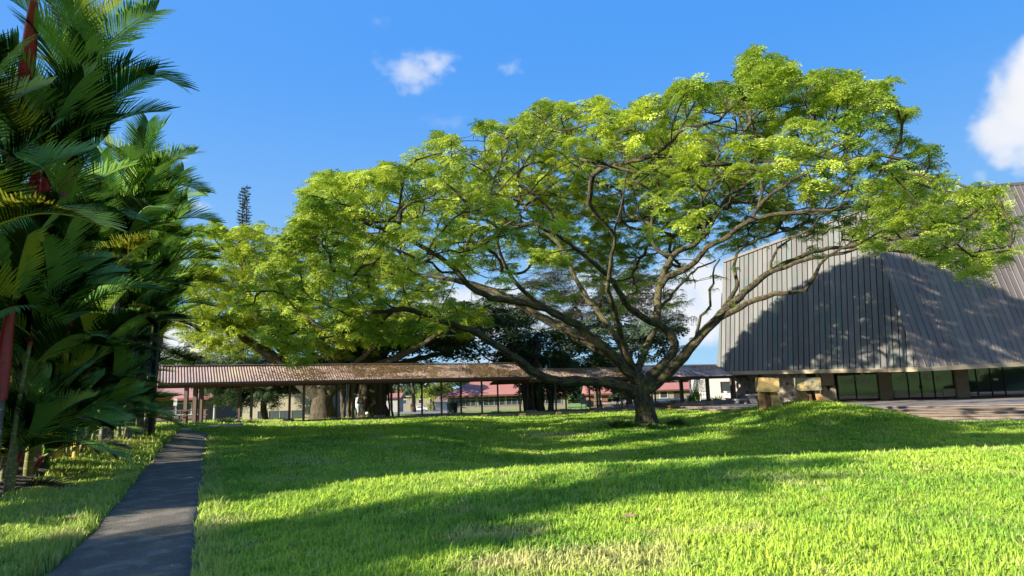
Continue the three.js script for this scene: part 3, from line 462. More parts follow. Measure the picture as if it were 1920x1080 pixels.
// the great spreading tree on the lawn
{
  const D = 34, base = onGround(1212, 800); const dz = -base.z / D;                 // keep the limbs at the trunk's own distance
  const L = (list) => limb(list.map(([x, y, d]) => [x, y, d * dz]));
  const sk = [
    { pts: [base.clone().add(V(0, -0.4, 0)), ...L([[1212, 792, 34], [1208, 770, 34], [1204, 748, 34], [1203, 725, 34], [1204, 706, 34.1]])], rad: [0.46, 0.42], flare: [1.75, 1.45, 1.18, 1.05] },
    { pts: L([[1198, 742, 34], [1172, 728, 33.7], [1132, 716, 33.3], [1082, 714, 32.6], [1040, 712, 32], [1003, 698, 31.4], [962, 668, 30.8], [905, 632, 30], [850, 607, 29.2], [800, 590, 28.6], [752, 580, 28], [700, 585, 27.4]]), rad: [0.303, 0.077], from: 0 },
    { pts: L([[1200, 722, 34], [1178, 692, 34], [1145, 664, 34.2], [1100, 640, 34.6], [1042, 607, 35.2], [982, 577, 35.8], [930, 548, 36.6], [880, 531, 37.4], [830, 522, 38], [770, 515, 38.4], [700, 520, 39]]), rad: [0.318, 0.077], from: 0 },
    { pts: L([[1196, 718, 34], [1150, 668, 33.4], [1092, 618, 32.4], [1034, 584, 31.6], [982, 568, 31], [930, 560, 30.4], [884, 540, 29.8], [852, 502, 29.4], [806, 470, 28.8], [744, 440, 28.2], [692, 420, 27.6], [640, 402, 27]]), rad: [0.273, 0.061], from: 0 },
    { pts: L([[1034, 584, 31.6], [980, 545, 31.4], [950, 500, 31], [937, 470, 30.6], [935, 440, 30.2], [960, 415, 30]]), rad: [0.136, 0.054], from: 3 },
    { pts: L([[852, 502, 29.4], [870, 470, 29], [885, 440, 28.6], [905, 400, 28.2]]), rad: [0.091, 0.039], from: 3 },
    { pts: L([[1200, 715, 34], [1164, 648, 34.4], [1126, 590, 35], [1091, 545, 35.4], [1071, 500, 35.6], [1050, 462, 36], [1010, 422, 36.6], [985, 390, 37]]), rad: [0.212, 0.061], from: 0 },
    { pts: L([[1190, 700, 34], [1168, 643, 33], [1154, 590, 31.6], [1140, 540, 30.4], [1146, 485, 29.4], [1150, 440, 28.6], [1130, 415, 28], [1112, 395, 27.6]]), rad: [0.181, 0.054], from: 0 },
    { pts: L([[1212, 716, 34], [1236, 690, 34], [1260, 668, 34.2], [1266, 645, 34.3], [1254, 622, 34.4], [1234, 608, 34.4]]), rad: [0.273, 0.214], from: 0 },
    { pts: L([[1234, 608, 34.4], [1214, 599, 34], [1180, 576, 33], [1158, 540, 32.2], [1129, 507, 31.4], [1095, 478, 30.6], [1052, 446, 29.8], [1010, 425, 29]]), rad: [0.197, 0.061], from: 8 },
    { pts: L([[1230, 608, 34.4], [1233, 575, 34.8], [1236, 545, 35.2], [1244, 515, 35.6], [1263, 480, 36.2], [1308, 454, 37], [1330, 430, 37.6], [1350, 386, 38.2], [1374, 360, 38.8]]), rad: [0.227, 0.068], from: 8 },
    { pts: L([[1240, 535, 35.2], [1252, 520, 35], [1297, 496, 34.4], [1325, 466, 33.8], [1358, 446, 33.2], [1402, 418, 32.4], [1444, 404, 31.6], [1490, 399, 30.8], [1560, 394, 30]]), rad: [0.181, 0.061], from: 10 },
    { pts: L([[1234, 575, 34.8], [1252, 563, 35.6], [1272, 538, 36.6], [1305, 505, 37.8], [1342, 488, 39]]), rad: [0.098, 0.046], from: 10 },
    { pts: L([[1262, 480, 36.2], [1232, 470, 36.4], [1222, 430, 36.6], [1226, 400, 36.8], [1234, 370, 37]]), rad: [0.114, 0.046], from: 10 },
    { pts: L([[1310, 453, 37], [1322, 420, 36], [1318, 380, 35], [1336, 340, 34], [1345, 290, 33.2], [1400, 240, 32.6]]), rad: [0.114, 0.039], from: 10 },
    { pts: L([[1192, 704, 34], [1214, 652, 34.6], [1226, 620, 34.7]]), rad: [0.197, 0.168], from: 0 },
    { pts: L([[1216, 728, 34], [1246, 704, 34], [1274, 676, 33.8], [1296, 652, 33.6], [1312, 630, 33.4], [1338, 604, 33], [1366, 577, 33]]), rad: [0.318, 0.199], from: 0 },
    { pts: L([[1345, 598, 33], [1372, 584, 32.4], [1404, 569, 31.6], [1450, 553, 30.8], [1496, 546, 30], [1516, 538, 29.6], [1532, 508, 29.2], [1546, 486, 28.8], [1570, 470, 28.4]]), rad: [0.181, 0.054], from: 16 },
    { pts: L([[1366, 577, 33], [1402, 542, 33.6], [1442, 510, 34.2], [1482, 490, 34.6], [1532, 471, 35], [1600, 462, 35.4], [1680, 470, 36]]), rad: [0.197, 0.061], from: 16 },
    { pts: L([[1440, 512, 34.2], [1478, 498, 33.6], [1520, 484, 33], [1575, 476, 32.4], [1640, 455, 31.4], [1720, 440, 30.4]]), rad: [0.121, 0.046], from: 18 },
    { pts: L([[1350, 592, 33], [1368, 562, 34], [1382, 530, 35.2], [1376, 500, 36], [1386, 470, 37], [1430, 446, 38.2], [1475, 432, 39.4]]), rad: [0.129, 0.046], from: 16 },
    { pts: L([[1304, 640, 33.5], [1314, 592, 32.8], [1331, 577, 32.2], [1330, 546, 31.8], [1340, 530, 31.4], [1336, 508, 31], [1350, 486, 30.6]]), rad: [0.091, 0.034], from: 16 },
    { pts: L([[1446, 508, 34.2], [1450, 480, 34], [1462, 460, 33.6], [1500, 440, 33]]), rad: [0.076, 0.034], from: 18 },
    { pts: L([[1402, 418, 32.4], [1440, 370, 31.6], [1500, 330, 31], [1580, 300, 30.4], [1650, 290, 30]]), rad: [0.098, 0.039], from: 11 },
  ];
  const outline = [[425, 575], [470, 520], [520, 470], [556, 420], [580, 352], [606, 320], [640, 330], [690, 322], [722, 306], [770, 300], [800, 268], [838, 252], [880, 258], [905, 228], [950, 236], [1000, 200], [1020, 188], [1050, 192], [1082, 205], [1108, 190], [1130, 180], [1160, 205], [1210, 182], [1245, 180], [1272, 152], [1310, 152], [1345, 165], [1395, 158], [1396, 112], [1410, 97], [1432, 118], [1476, 122], [1480, 148], [1535, 139], [1560, 146], [1592, 142], [1618, 160], [1648, 156], [1668, 190], [1704, 210], [1690, 240], [1714, 266], [1760, 292], [1766, 325], [1800, 352], [1850, 346], [1892, 388], [1908, 430], [1886, 486], [1842, 522], [1800, 505], [1740, 494], [1690, 462], [1620, 470], [1540, 460], [1470, 440], [1420, 452], [1370, 505], [1330, 480], [1290, 450], [1200, 470], [1100, 500], [1020, 490], [960, 500], [900, 560], [850, 600], [770, 640], [700, 640], [650, 625], [620, 680], [560, 690], [520, 640], [470, 620]];
  const outlineBack = [...outline.slice(0, outline.findIndex(([x]) => x === 1370)), [1360, 520], [1300, 560], [1230, 585], [1150, 600], [1060, 600], [980, 600], [920, 610], [850, 620], ...outline.slice(outline.findIndex(([x, y]) => x === 770 && y === 640))];
  const R = rng(2024), tips = [], cx = 7.6 * dz, cz = -33.5 * dz, rx = 19.5 * dz, rzb = 17.5 * dz, rzf = 14.5 * dz;
  const hb = 6.2, ht = 13.6;
  for (let t = 0; t < 400000 && tips.length < 3200; t++) {
    const a = R() * 6.283, q = Math.sqrt(R()), x = cx + rx * q * Math.cos(a), z = cz + (Math.sin(a) > 0 ? rzf : rzb) * q * Math.sin(a);
    const top = hb + ht * Math.pow(1 - q * q, 0.55), u = R(), thick = mix(3.4, 2.2, q) * (Math.sin(a) < -0.1 ? 2.3 : 1), y = top - thick * u * u;
    if (y < 4.6) continue;
    const p = V(x, y, z), [px, py] = toPx(p); if (!inPoly(z < cz - 2 ? outlineBack : outline, px, py)) continue; if (u > 0.5 && z < cz && R() < 0.62) continue; if (y < 11 && fbm(x * 0.55 + 9, y * 0.6, z * 0.55, 2) < 0.53) continue; if (px < 960 && py > 400 && R() < 0.42) continue;
    if (fbm(x * 0.8, y * 1.0, z * 0.8, 2) < (z < cz ? 0.51 : 0.44)) continue;
    if (tips.some((o) => o.distanceToSquared(p) < 0.3)) continue;
    tips.push(p);
  }
  // the skirt of low sprays on the left and right and the inner leaves on the limbs
  // points inside the dome that the secondary branches pass through
  const mid = []; for (let t = 0; t < 60000 && mid.length < 720; t++) { const a = R() * 6.283, q = Math.sqrt(R()) * 0.93, s = mix(0.42, 0.86, R()), x = cx + rx * q * Math.cos(a), z = cz + (Math.sin(a) > 0 ? rzf : rzb) * q * Math.sin(a), y = hb + ht * Math.pow(1 - q * q, 0.55) * s - 0.8, p = V(x, y, z), [px, py] = toPx(p); if (!inPoly(outlineBack, px, py) || mid.some((o) => o.distanceToSquared(p) < 1.0)) continue; mid.push(p); }
  const more = (n, x0, x1, y0, y1, d0, d1) => { for (let k = 0; k < n; k++) { const px = mix(x0, x1, R()), py = mix(y0, y1, R()), d = mix(d0, d1, R()) * dz; if (!inPoly(outline, px, py)) { continue; } const p = P(px, py, d); if (p.y > 2.6 && fbm(p.x * 0.5, p.y * 0.8, p.z * 0.5, 3) > 0.42) tips.push(p); } };
  more(130, 430, 780, 480, 640, 25.5, 32); more(40, 510, 590, 600, 692, 26, 28.5); more(240, 1600, 1890, 330, 520, 26, 34); more(60, 620, 860, 560, 640, 27, 30); more(60, 570, 900, 330, 480, 23, 30);
  more(70, 1000, 1060, 470, 520, 30, 34);
  const grown = growTree(sk, tips, { seed: 5, maxTwig: 0.11, trunkClear: true, tipR: 0.018, mid });
  const tree = thing('spreading_tree', 'great mossy spreading tree with wide umbrella crown in the middle of the lawn', 'tree', V(0, 0, 0));
  grown.limbs.forEach((g, k) => part(tree, k ? 'limb' : 'trunk', g, barkMoss)); const tw = part(tree, 'twigs', grown.twigs, barkMoss); tw.userData.kind = 'stuff';
  const leaf = leafMat(1, 1, 1, 0.45);
  foliage(tree, 'crown', grown.tips, 5, 0.32, sprays, leaf, [[0.17, 0.30, 0.025], [0.68, 0.75, 0.08]], { seed: 8, size: 1.0, keep: (p) => { const [x, y] = toPx(p); return (p.z > cz - 2 || fbm(p.x * 0.9, p.y * 0.9, p.z * 0.9 + 5, 2) > 0.5) && inPoly(outlineBack, x, y) || fbm(p.x, p.y, p.z, 2) > 0.5; } });
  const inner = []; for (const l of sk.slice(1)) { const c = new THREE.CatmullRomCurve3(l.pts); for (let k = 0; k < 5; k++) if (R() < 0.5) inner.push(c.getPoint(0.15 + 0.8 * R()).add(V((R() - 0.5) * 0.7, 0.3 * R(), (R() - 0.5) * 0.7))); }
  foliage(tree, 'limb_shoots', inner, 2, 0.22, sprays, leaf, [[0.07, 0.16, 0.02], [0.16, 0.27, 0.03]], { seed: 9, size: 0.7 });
  console.log('main tree tips', tips.length, 'twig tris', grown.twigs.index.count / 3, 'dz', dz, base.toArray().map((v) => v.toFixed(2)).join());
}

// ───────────────────────── red-stemmed palms along the path ─────────────────────────
function frondGeo(seed, a0, a1, len, pairs, lift) {              // grows from the origin, leaning towards +x
  const R = rng(seed), m = new MB(), pts = [], n = 9; let p = V(0, 0, 0); const sw = (R() - 0.5) * 0.5;
  for (let k = 0; k <= n; k++) { pts.push(p.clone()); const t = k / n, a = mix(a0, a1, Math.pow(t, 1.25)); p = p.clone().add(V(Math.sin(a), Math.cos(a), sw * t * 0.4).normalize().multiplyScalar(len / n)); }
  const c = new THREE.CatmullRomCurve3(pts);
  m.tube(c.getSpacedPoints(7), [0.034, 0.024, 0.02, 0.017, 0.014, 0.011, 0.008, 0.004], 5);
  for (let j = 0; j < pairs; j++) {
    const t = Math.min(0.999, 0.1 + 0.9 * j / (pairs - 1)), o = c.getPointAt(t), f = c.getTangentAt(t), s = V(0, 0, 1).addScaledVector(f, -f.z).normalize(), up = s.clone().cross(f).normalize(); if (up.y < 0 && f.y < 0.9) up.negate(); if (up.x > 0 && Math.abs(up.y) < 0.05) up.negate();
    const L = 0.92 * (0.42 + 0.58 * Math.sin(Math.PI * Math.min(1, 0.18 + t * 0.78))) * (0.9 + 0.2 * R()), w = 0.05 * (0.8 + 0.35 * R()), fw = mix(0.55, 1.5, t);
    for (const g of [-1, 1]) {
      const d0 = s.clone().multiplyScalar(g).addScaledVector(f, fw).addScaledVector(up, lift * (1 - 0.4 * t) + (R() - 0.5) * 0.14).normalize(), d1 = d0.clone().add(V(0, -0.14 - 0.14 * R(), 0)).normalize(), wv = f.clone().addScaledVector(d0, -f.dot(d0)).normalize();
      const q0 = o, q1 = o.clone().addScaledVector(d0, L * 0.5), q2 = q1.clone().addScaledVector(d1, L * 0.5), nn = d0.clone().cross(wv).normalize(); if (nn.dot(up) < 0) nn.negate();
      const A = [q0.clone().addScaledVector(wv, w * 0.3), q0.clone().addScaledVector(wv, -w * 0.3), q1.clone().addScaledVector(wv, w * 0.5), q1.clone().addScaledVector(wv, -w * 0.5), q2.clone().addScaledVector(wv, w * 0.12), q2.clone().addScaledVector(wv, -w * 0.12)].map((v, i) => m.v(v, nn, i & 1, i >> 1));
      m.i.push(A[0], A[2], A[3], A[0], A[3], A[1], A[2], A[4], A[5], A[2], A[5], A[3]);
    }
  }
  return m.geo();
}
const frondUp = [1, 2].map((s) => frondGeo(s, 0.10, 0.75, 2.5, 40, 0.55)), frondMid = [3, 4, 5].map((s) => frondGeo(s, 0.42, 1.3, 2.4, 40, 0.55)), frondLow = [6, 7].map((s) => frondGeo(s, 0.8, 1.85, 2.3, 38, 0.45));
const frondMats = [[0.23, 0.41, 0.065], [0.28, 0.44, 0.065], [0.19, 0.37, 0.07], [0.48, 0.52, 0.05], [0.36, 0.48, 0.06]].map((c) => new THREE.MeshPhysicalMaterial({ color: rgb(...c), roughness: 0.5, transmission: 0.42, thickness: 0, side: THREE.DoubleSide, specularIntensity: 0.5 }));
const redShaft = std({ roughness: 0.42, map: tex(64, 128, (u, v) => { const n = tfbm(u, v * 0.3, 8, 4, 201), s = sstep(0.6, 0.75, tfbm(u, v, 6, 4, 203)); return [mix(0.30, 0.12, s) * (0.7 + 0.6 * n), mix(0.014, 0.02, s), mix(0.02, 0.01, s)]; }, true, 1) });
const ringTex = (a, b, scar) => tex(64, 256, (u, v) => { const y = (v * 8) % 1, ring = sstep(0.0, 0.05, y) * sstep(0.16, 0.09, y), n = tfbm(u, v, 8, 4, 207), l = sstep(0.5, 0.68, tfbm(u, v, 10, 4, 209)); return [0, 1, 2].map((i) => mix(mix(a[i], b[i], l) * (0.75 + 0.5 * n), scar[i], ring)); }, true, 1);
const greyStem = std({ map: ringTex([0.105, 0.10, 0.085], [0.27, 0.27, 0.25], [0.05, 0.045, 0.04]), roughness: 0.9 }), greenStem = std({ map: ringTex([0.12, 0.13, 0.03], [0.22, 0.20, 0.05], [0.30, 0.28, 0.20]), roughness: 0.6 }), yellowStem = std({ map: ringTex([0.42, 0.30, 0.04], [0.36, 0.24, 0.04], [0.25, 0.2, 0.12]), roughness: 0.55 });
const deadFrond = std({ color: rgb(0.17, 0.105, 0.05), roughness: 0.95, side: THREE.DoubleSide });
let palmCount = 0;
function palm(crown, base, o) {
  const R = rng(900 + palmCount * 13), t = thing('red_stemmed_palm', o.label, 'palm', base, 0, o.group ?? 'palms beside the footpath'); palmCount++;
  const top = crown.clone().sub(base), sc = o.size ?? 1, shaftL = (o.shaft ?? 1.15) * sc, bend = (o.bend ?? 0.12), r = o.r ?? 0.07;
  const curve = new THREE.QuadraticBezierCurve3(V(0, -0.15, 0), V(top.x * bend, top.y * 0.5, top.z * bend), top), H = curve.getLength();
  const cut = Math.max(0.02, 1 - shaftL / H), n = Math.max(3, Math.round(H * 1.6)), stem = [], rad = []; for (let k = 0; k <= n; k++) { const u = cut * k / n; stem.push(curve.getPointAt(u)); rad.push(r * (1 + 0.5 * Math.exp(-u * H * 2.5)) * (1 - 0.15 * u)); }
  const g = new MB().tube(stem, rad, 10).geo(), uv = g.attributes.uv; for (let k = 0; k < uv.count; k++) uv.setXY(k, uv.getX(k), uv.getY(k) * 0.8);
  part(t, 'trunk', g, o.stem ?? greyStem);
  const sh = [], sr = []; for (let k = 0; k <= 6; k++) { const u = mix(cut, 1, k / 6); sh.push(curve.getPointAt(u)); sr.push(r * [1.12, 1.2, 1.15, 1.05, 0.92, 0.8, 0.6][k]); }
  part(t, 'crownshaft', new MB().tube(sh, sr, 10).geo(), redShaft);
  const nf = o.n ?? 9, ax = curve.getTangentAt(1), ph = o.turn ?? R() * 6.28, qa = new THREE.Quaternion().setFromUnitVectors(V(0, 1, 0), ax.clone().lerp(V(0, 1, 0), 0.5).normalize());
  for (let k = 0; k < nf; k++) {
    const age = k / (nf - 1) * (o.bare ?? 1), set = age < 0.28 ? frondUp : age < 0.8 ? frondMid : frondLow, f = part(t, 'frond', set[Math.floor(R() * set.length)], frondMats[o.yellow && R() < o.yellow ? 3 : Math.floor(R() * 3) + (R() < 0.2 ? 2 : 0)]);
    const az = ph + k * 2.4 + (R() - 0.5) * 0.5; f.position.copy(top).addScaledVector(ax, -0.12 * age); f.quaternion.copy(qa).multiply(new THREE.Quaternion().setFromEuler(new THREE.Euler((R() - 0.5) * 0.25, az, (R() - 0.5) * 0.25, 'YXZ'))); f.scale.setScalar(sc * (0.85 + 0.25 * R()));
  }
  if (R() < 0.3 && nf > 8 && !o.bare) { const f = part(t, 'dead_frond', frondLow[Math.floor(R() * 2)], deadFrond, 'dry brown hanging frond'); f.position.copy(top).addScaledVector(ax, -0.3); f.rotation.set(0, R() * 6.28, -0.5, 'YXZ'); f.scale.set(sc * 0.8, sc * 0.8, sc * 0.5); }
  return t;
}
const gAt = (x, z) => V(x, ground(x, z), z);
{
  // [crown x, y, distance, base x, base y or null (straight below), options]
  const list = [
    [64, 2, 13, -22, 862, { label: 'tallest palm, its red shaft cut off by the top left corner', r: 0.13, size: 1.1, n: 8, bare: 0.72, turn: 0.1, shaft: 1.6 }],
    [142, 282, 15, 18, 884, { label: 'grey-stemmed palm with its red shaft bare against the fronds below the sky', r: 0.11, size: 1.15, n: 9, bare: 0.7, turn: 0.3, shaft: 1.0 }],
    [68, 316, 14, -4, 850, { label: 'palm with the left one of two touching red shafts', r: 0.12, n: 7, bare: 0.6, shaft: 1.05 }],
    [88, 318, 14.4, 30, 868, { label: 'palm with the right one of two touching red shafts', r: 0.11, n: 7, bare: 0.6, shaft: 1.0, turn: 2 }],
    [118, 425, 15.4, 62, 858, { label: 'palm below the touching red shafts with one broad frond reaching right', r: 0.08, n: 6, turn: 0.25 }],
    [-70, 300, 9.6, -120, 930, { label: 'near palm at the left edge with sunlit yellow fronds', r: 0.09, n: 6, bare: 0.8, size: 0.8, yellow: 0.6, turn: 0 }],
    [-50, 442, 9.2, -160, 960, { label: 'near palm at the left edge with lower drooping yellow-green fronds', r: 0.08, n: 6, bare: 0.85, size: 0.8, yellow: 0.4, turn: 0.2 }],
    [186, 452, 18, 120, 850, { label: 'palm with a short glimpse of red shaft in the middle of the clump', r: 0.08, n: 9 }],
    [238, 442, 18.6, 190, 840, { label: 'palm with a dark red leaf stalk under sunlit fronds', r: 0.08, n: 9 }],
    [258, 362, 20, 205, 832, { label: 'palm with high fronds beside the small white cloud', r: 0.08, shaft: 0.55, n: 9, size: 1.05, turn: 0.4 }],
    [288, 424, 22, 240, 826, { label: 'tall far palm whose fronds end against the blue sky', r: 0.08, shaft: 0.55, n: 9, turn: 0 }],
    [296, 486, 23.5, 262, 822, { label: 'far palm of middle height in front of the yellow tree', r: 0.08, shaft: 0.55, n: 9, turn: 0.2 }],
    [300, 552, 25, 272, 818, { label: 'far palm with fronds level with the lamp head', r: 0.07, shaft: 0.5, n: 9, turn: 0 }],
    [304, 625, 26.5, 286, 815, { label: 'farthest palm of the row, fronds over the walkway end', r: 0.07, shaft: 0.5, n: 8, size: 0.9, turn: 0 }],
    [268, 520, 21.5, 236, 826, { label: 'leafy palm with fronds half way up the far hedge', r: 0.06, n: 10, shaft: 0.4, turn: 0.3 }],
    [280, 590, 22.5, 258, 822, { label: 'leafy palm just left of the lamp head', r: 0.06, n: 10, shaft: 0.4, size: 0.9, turn: 0.1 }],
    [250, 628, 21, 236, 828, { label: 'leafy palm left of the lamp post shaft', r: 0.06, n: 10, shaft: 0.4, size: 0.9, turn: 0.6 }],
    [166, 688, 17, 140, 866, { label: 'young palm with red shaft above a bright yellow stem foot', r: 0.062, n: 8, size: 0.85, shaft: 1.35, stem: yellowStem, turn: 0.2 }],
    [92, 566, 14.2, 34, 872, { label: 'palm with dark fronds over the grey stems', r: 0.08, n: 8, size: 0.85 }],
    [22, 570, 12.2, -8, 872, { label: 'palm with thick red shaft at the left edge', r: 0.11, n: 8, shaft: 2.2, size: 0.8 }],
    [92, 590, 13, 52, 890, { label: 'palm with red shaft just right of the pale grey stems', r: 0.075, n: 7, shaft: 1.6, stem: greenStem, size: 0.75 }],
    [128, 588, 16, 108, 860, { label: 'palm with a ringed yellow-green stem showing between dark fronds', r: 0.085, n: 7, stem: yellowStem, shaft: 0.4 }],
    [92, 792, 15.4, 88, 868, { label: 'low young palm with fronds near the bare soil', r: 0.045, n: 8, size: 0.72, shaft: 0.5, stem: greenStem }],
    [206, 640, 20, 194, 838, { label: 'palm with a pair of red shafts deep in the shade', r: 0.06, n: 8, shaft: 1.7, size: 0.9 }],
    [228, 668, 22, 222, 826, { label: 'slim palm with red shaft in the shade behind the young palm', r: 0.055, n: 8, shaft: 1.6, size: 0.85 }],
    [252, 700, 23, 250, 822, { label: 'slim palm left of the lamp post foot', r: 0.05, n: 8, size: 0.8, stem: greenStem }],
    [243, 786, 23.4, 242, 824, { label: 'small stemless palm on the grass near the lamp post', r: 0.04, n: 8, size: 0.62, shaft: 0.3, stem: greenStem }],
    [176, 560, 18.4, 150, 846, { label: 'palm with broad dark fronds in the middle of the shaded hedge', r: 0.07, n: 9 }],
    [150, 150, 17, 70, 850, { label: 'tall palm whose fronds fan against the sky at the upper left', r: 0.1, n: 10, size: 1.1, turn: 0.5 }],
    [40, 690, 15.5, 36, 866, { label: 'palm with low fronds behind the grey stems', r: 0.06, n: 7, size: 0.8, stem: greenStem }],
    [130, 800, 16.2, 126, 862, { label: 'low palm sprouting behind the yellow stem foot', r: 0.04, n: 7, size: 0.6, shaft: 0.3, stem: greenStem }],
  ];
  for (const [cx, cy, d, bx, by, o] of list) { const c = P(cx, cy, d); let b = onGround(bx, by); if (Math.abs(b.z + d) > 3) b = gAt(P(bx, 760, d).x, -d); palm(c, b, o); }
  // the back of the clump, deeper in the shade, and the row that goes on beside and behind the viewer
  const R = rng(55);
  for (const [px, py, d] of [[250, 450, 28], [20, 560, 19], [90, 620, 21], [150, 640, 23], [215, 560, 27], [262, 600, 30], [190, 740, 24], [60, 760, 19]]) { const c = P(px, py, d), b = gAt(c.x - 0.6 * R(), c.z - 0.5 * R()); palm(c, b, { label: 'palm deep in the shaded back of the clump', r: 0.075, n: 8, group: 'palms at the shaded back of the clump' }); }
  // suckers and young palms that fill the hedge down to the ground
  let sk = 0; const where = ['beside the bare soil', 'between the grey stems', 'behind the yellow stem', 'in the middle of the hedge', 'near the lamp post', 'at the far end of the hedge'];
  for (let k = 0; k < 64; k++) { const d = 13 + 14 * (k + R()) / 64, x = edgeAt(pathL, -d) - (d > 22 ? 2.3 : d > 17 ? 1.7 : 2.0) - (d > 17 ? 1.9 : 3) * R(), z = -d, h = 0.25 + 2.6 * R() + (k % 4 ? 0 : 2.4); const sx = toPx(V(x, 1, z))[0]; if (sx < -60 || (d < 17.5 && sx > 70 && sx < 230 && k % 4)) continue; palm(V(x + 0.25, ground(x, z) + h, z), gAt(x, z), { label: (h < 1 ? 'low stemless' : h < 2 ? 'waist high' : h < 3.2 ? 'man high' : 'tall stemmed') + ' young palm filling the shaded hedge ' + where[Math.min(5, Math.floor((d - 13) / 14 * 6))], n: 8, r: 0.045, size: 0.66 + 0.24 * R(), shaft: 0.4, stem: greenStem, group: 'young palms in the hedge ' + where[Math.min(5, Math.floor((d - 13) / 14 * 6))], turn: R() * 6 }); }
  const near = (x, z, h, n = 9, size = 1) => palm(V(x + 0.3, ground(x, z) + h, z), gAt(x, z), { label: 'palm of the row beside the viewer', n, r: 0.08, size, group: 'palms of the row beside the viewer' });
for (let z = -13.2; z < -7.0; z += 0.8) { near(-12.2 - 1.2 * R() - Math.max(0, -z - 11) * 0.6, z, 2.3 + 1.2 * R(), 9, 0.9); near(-11.6 - R(), z + 0.3, 0.6 + 0.8 * R(), 8, 0.8); if (z < -7.8) near(-13.6 - R(), z + 0.4, 3.6 + 0.9 * R(), 9, 0.9); }
  near(-13.6, -0.6, 6.9, 10, 0.95); near(-14.2, -0.2, 6.4, 9, 0.85); near(-13.0, -1.2, 5.2, 9, 0.85);
  for (let z = -3.5; z < 0.2; z += 0.7) { near(-12.0 - R(), z, 1.8 + 0.8 * R(), 9, 0.72); if (z > -2.4) near(-13.0 - R(), z + 0.2, 3.9 + 0.6 * R(), 9, 0.85); near(-11.8 - R(), z + 0.1, 0.5 + 0.5 * R(), 8, 0.65); }
}
{ // stringy flower stalks that hang under the tall palm's shaft
  const R = rng(31), m = new MB(), o = P(38, 150, 13.1);
  for (let k = 0; k < 95; k++) { const a = R() * 6.28, L = 0.35 + 0.55 * R(), pts = []; for (let j = 0; j <= 6; j++) { const t = j / 6; pts.push(o.clone().add(V(Math.cos(a) * (0.08 + L * t * (1 - 0.25 * t)) + 0.10 * Math.sin(t * 9 + k), -0.1 - 1.25 * t * t * L + 0.22 * t + 0.06 * Math.sin(t * 7 + k * 2), Math.sin(a) * (0.08 + L * t * (1 - 0.3 * t)) + 0.08 * Math.cos(t * 8 + k)))); } m.tube(pts, [0.012, 0.009, 0.008, 0.007, 0.006, 0.006, 0.004], 4); }
  solo('flower_stalks', m.geo(), plain(0.11, 0.115, 0.03, 0.8), 'tangle of stringy green flower stalks hanging below the tallest palm red shaft', 'flower stalks');
}
{ // dead fronds and litter under the palms
  const brown = [plain(0.16, 0.095, 0.045, 0.9), plain(0.10, 0.055, 0.03, 0.9), plain(0.22, 0.16, 0.09, 0.9)]; for (const b of brown) b.side = THREE.DoubleSide;
  const spots = [[30, 925, 0.3, 'dead brown palm frond lying at the left edge below the grey stems', 0], [120, 905, 1.9, 'dead red-brown palm frond lying across the bare soil', 1], [165, 842, 0.4, 'dry palm frond lying behind the yellow stem foot', 2], [110, 992, 0.2, 'short dry palm leaf lying in the grass left of the path', 2], [60, 880, 2.6, 'old frond heaped near the feet of the grey stems', 0], [190, 835, 2.9, 'dry frond on the grass beyond the yellow stem foot', 0]];
  for (const [px, py, turn, label, k] of spots) { const p = onGround(px, py), g = solo('fallen_frond', frondMid[k % 3], brown[k], label, 'fallen frond', p.clone().add(V(0, 0.1, 0)), 'dead fronds on the ground'); g.rotation.set(0, turn, -1.05, 'YXZ'); g.scale.set(0.5, 0.5, 0.42); if (py > 960) g.scale.setScalar(0.2); }
  const R = rng(62), n = 900, g = new THREE.PlaneGeometry(0.12, 0.02), mm = new THREE.InstancedMesh(g, std({ side: THREE.DoubleSide, roughness: 1 }), n), M = new THREE.Matrix4(), q = new THREE.Quaternion(); let c = 0;
  for (let k = 0; k < 9000 && c < n; k++) { const z = -7 - 20 * R(), x = edgeAt(pathL, z) - 1.2 - 6 * R(); if (bedness(x, z) < 0.4) continue; q.setFromEuler(new THREE.Euler(-1.57 + (R() - 0.5) * 0.8, (R() - 0.5) * 0.6, R() * 6.3)); M.compose(V(x, ground(x, z) + 0.02 + 0.03 * R(), z), q, V(0.6 + 2 * R(), 0.7 + 0.8 * R(), 1)); mm.setMatrixAt(c, M); const t = R(); mm.setColorAt(c++, rgb(mix(0.05, 0.22, t), mix(0.03, 0.15, t), mix(0.015, 0.08, t))); }
  mm.count = c; mm.name = 'leaf_litter'; mm.receiveShadow = true; tag(mm, 'dry leaf litter on the bare soil under the palms', 'leaf litter', null, 'stuff'); scene.add(mm);
}

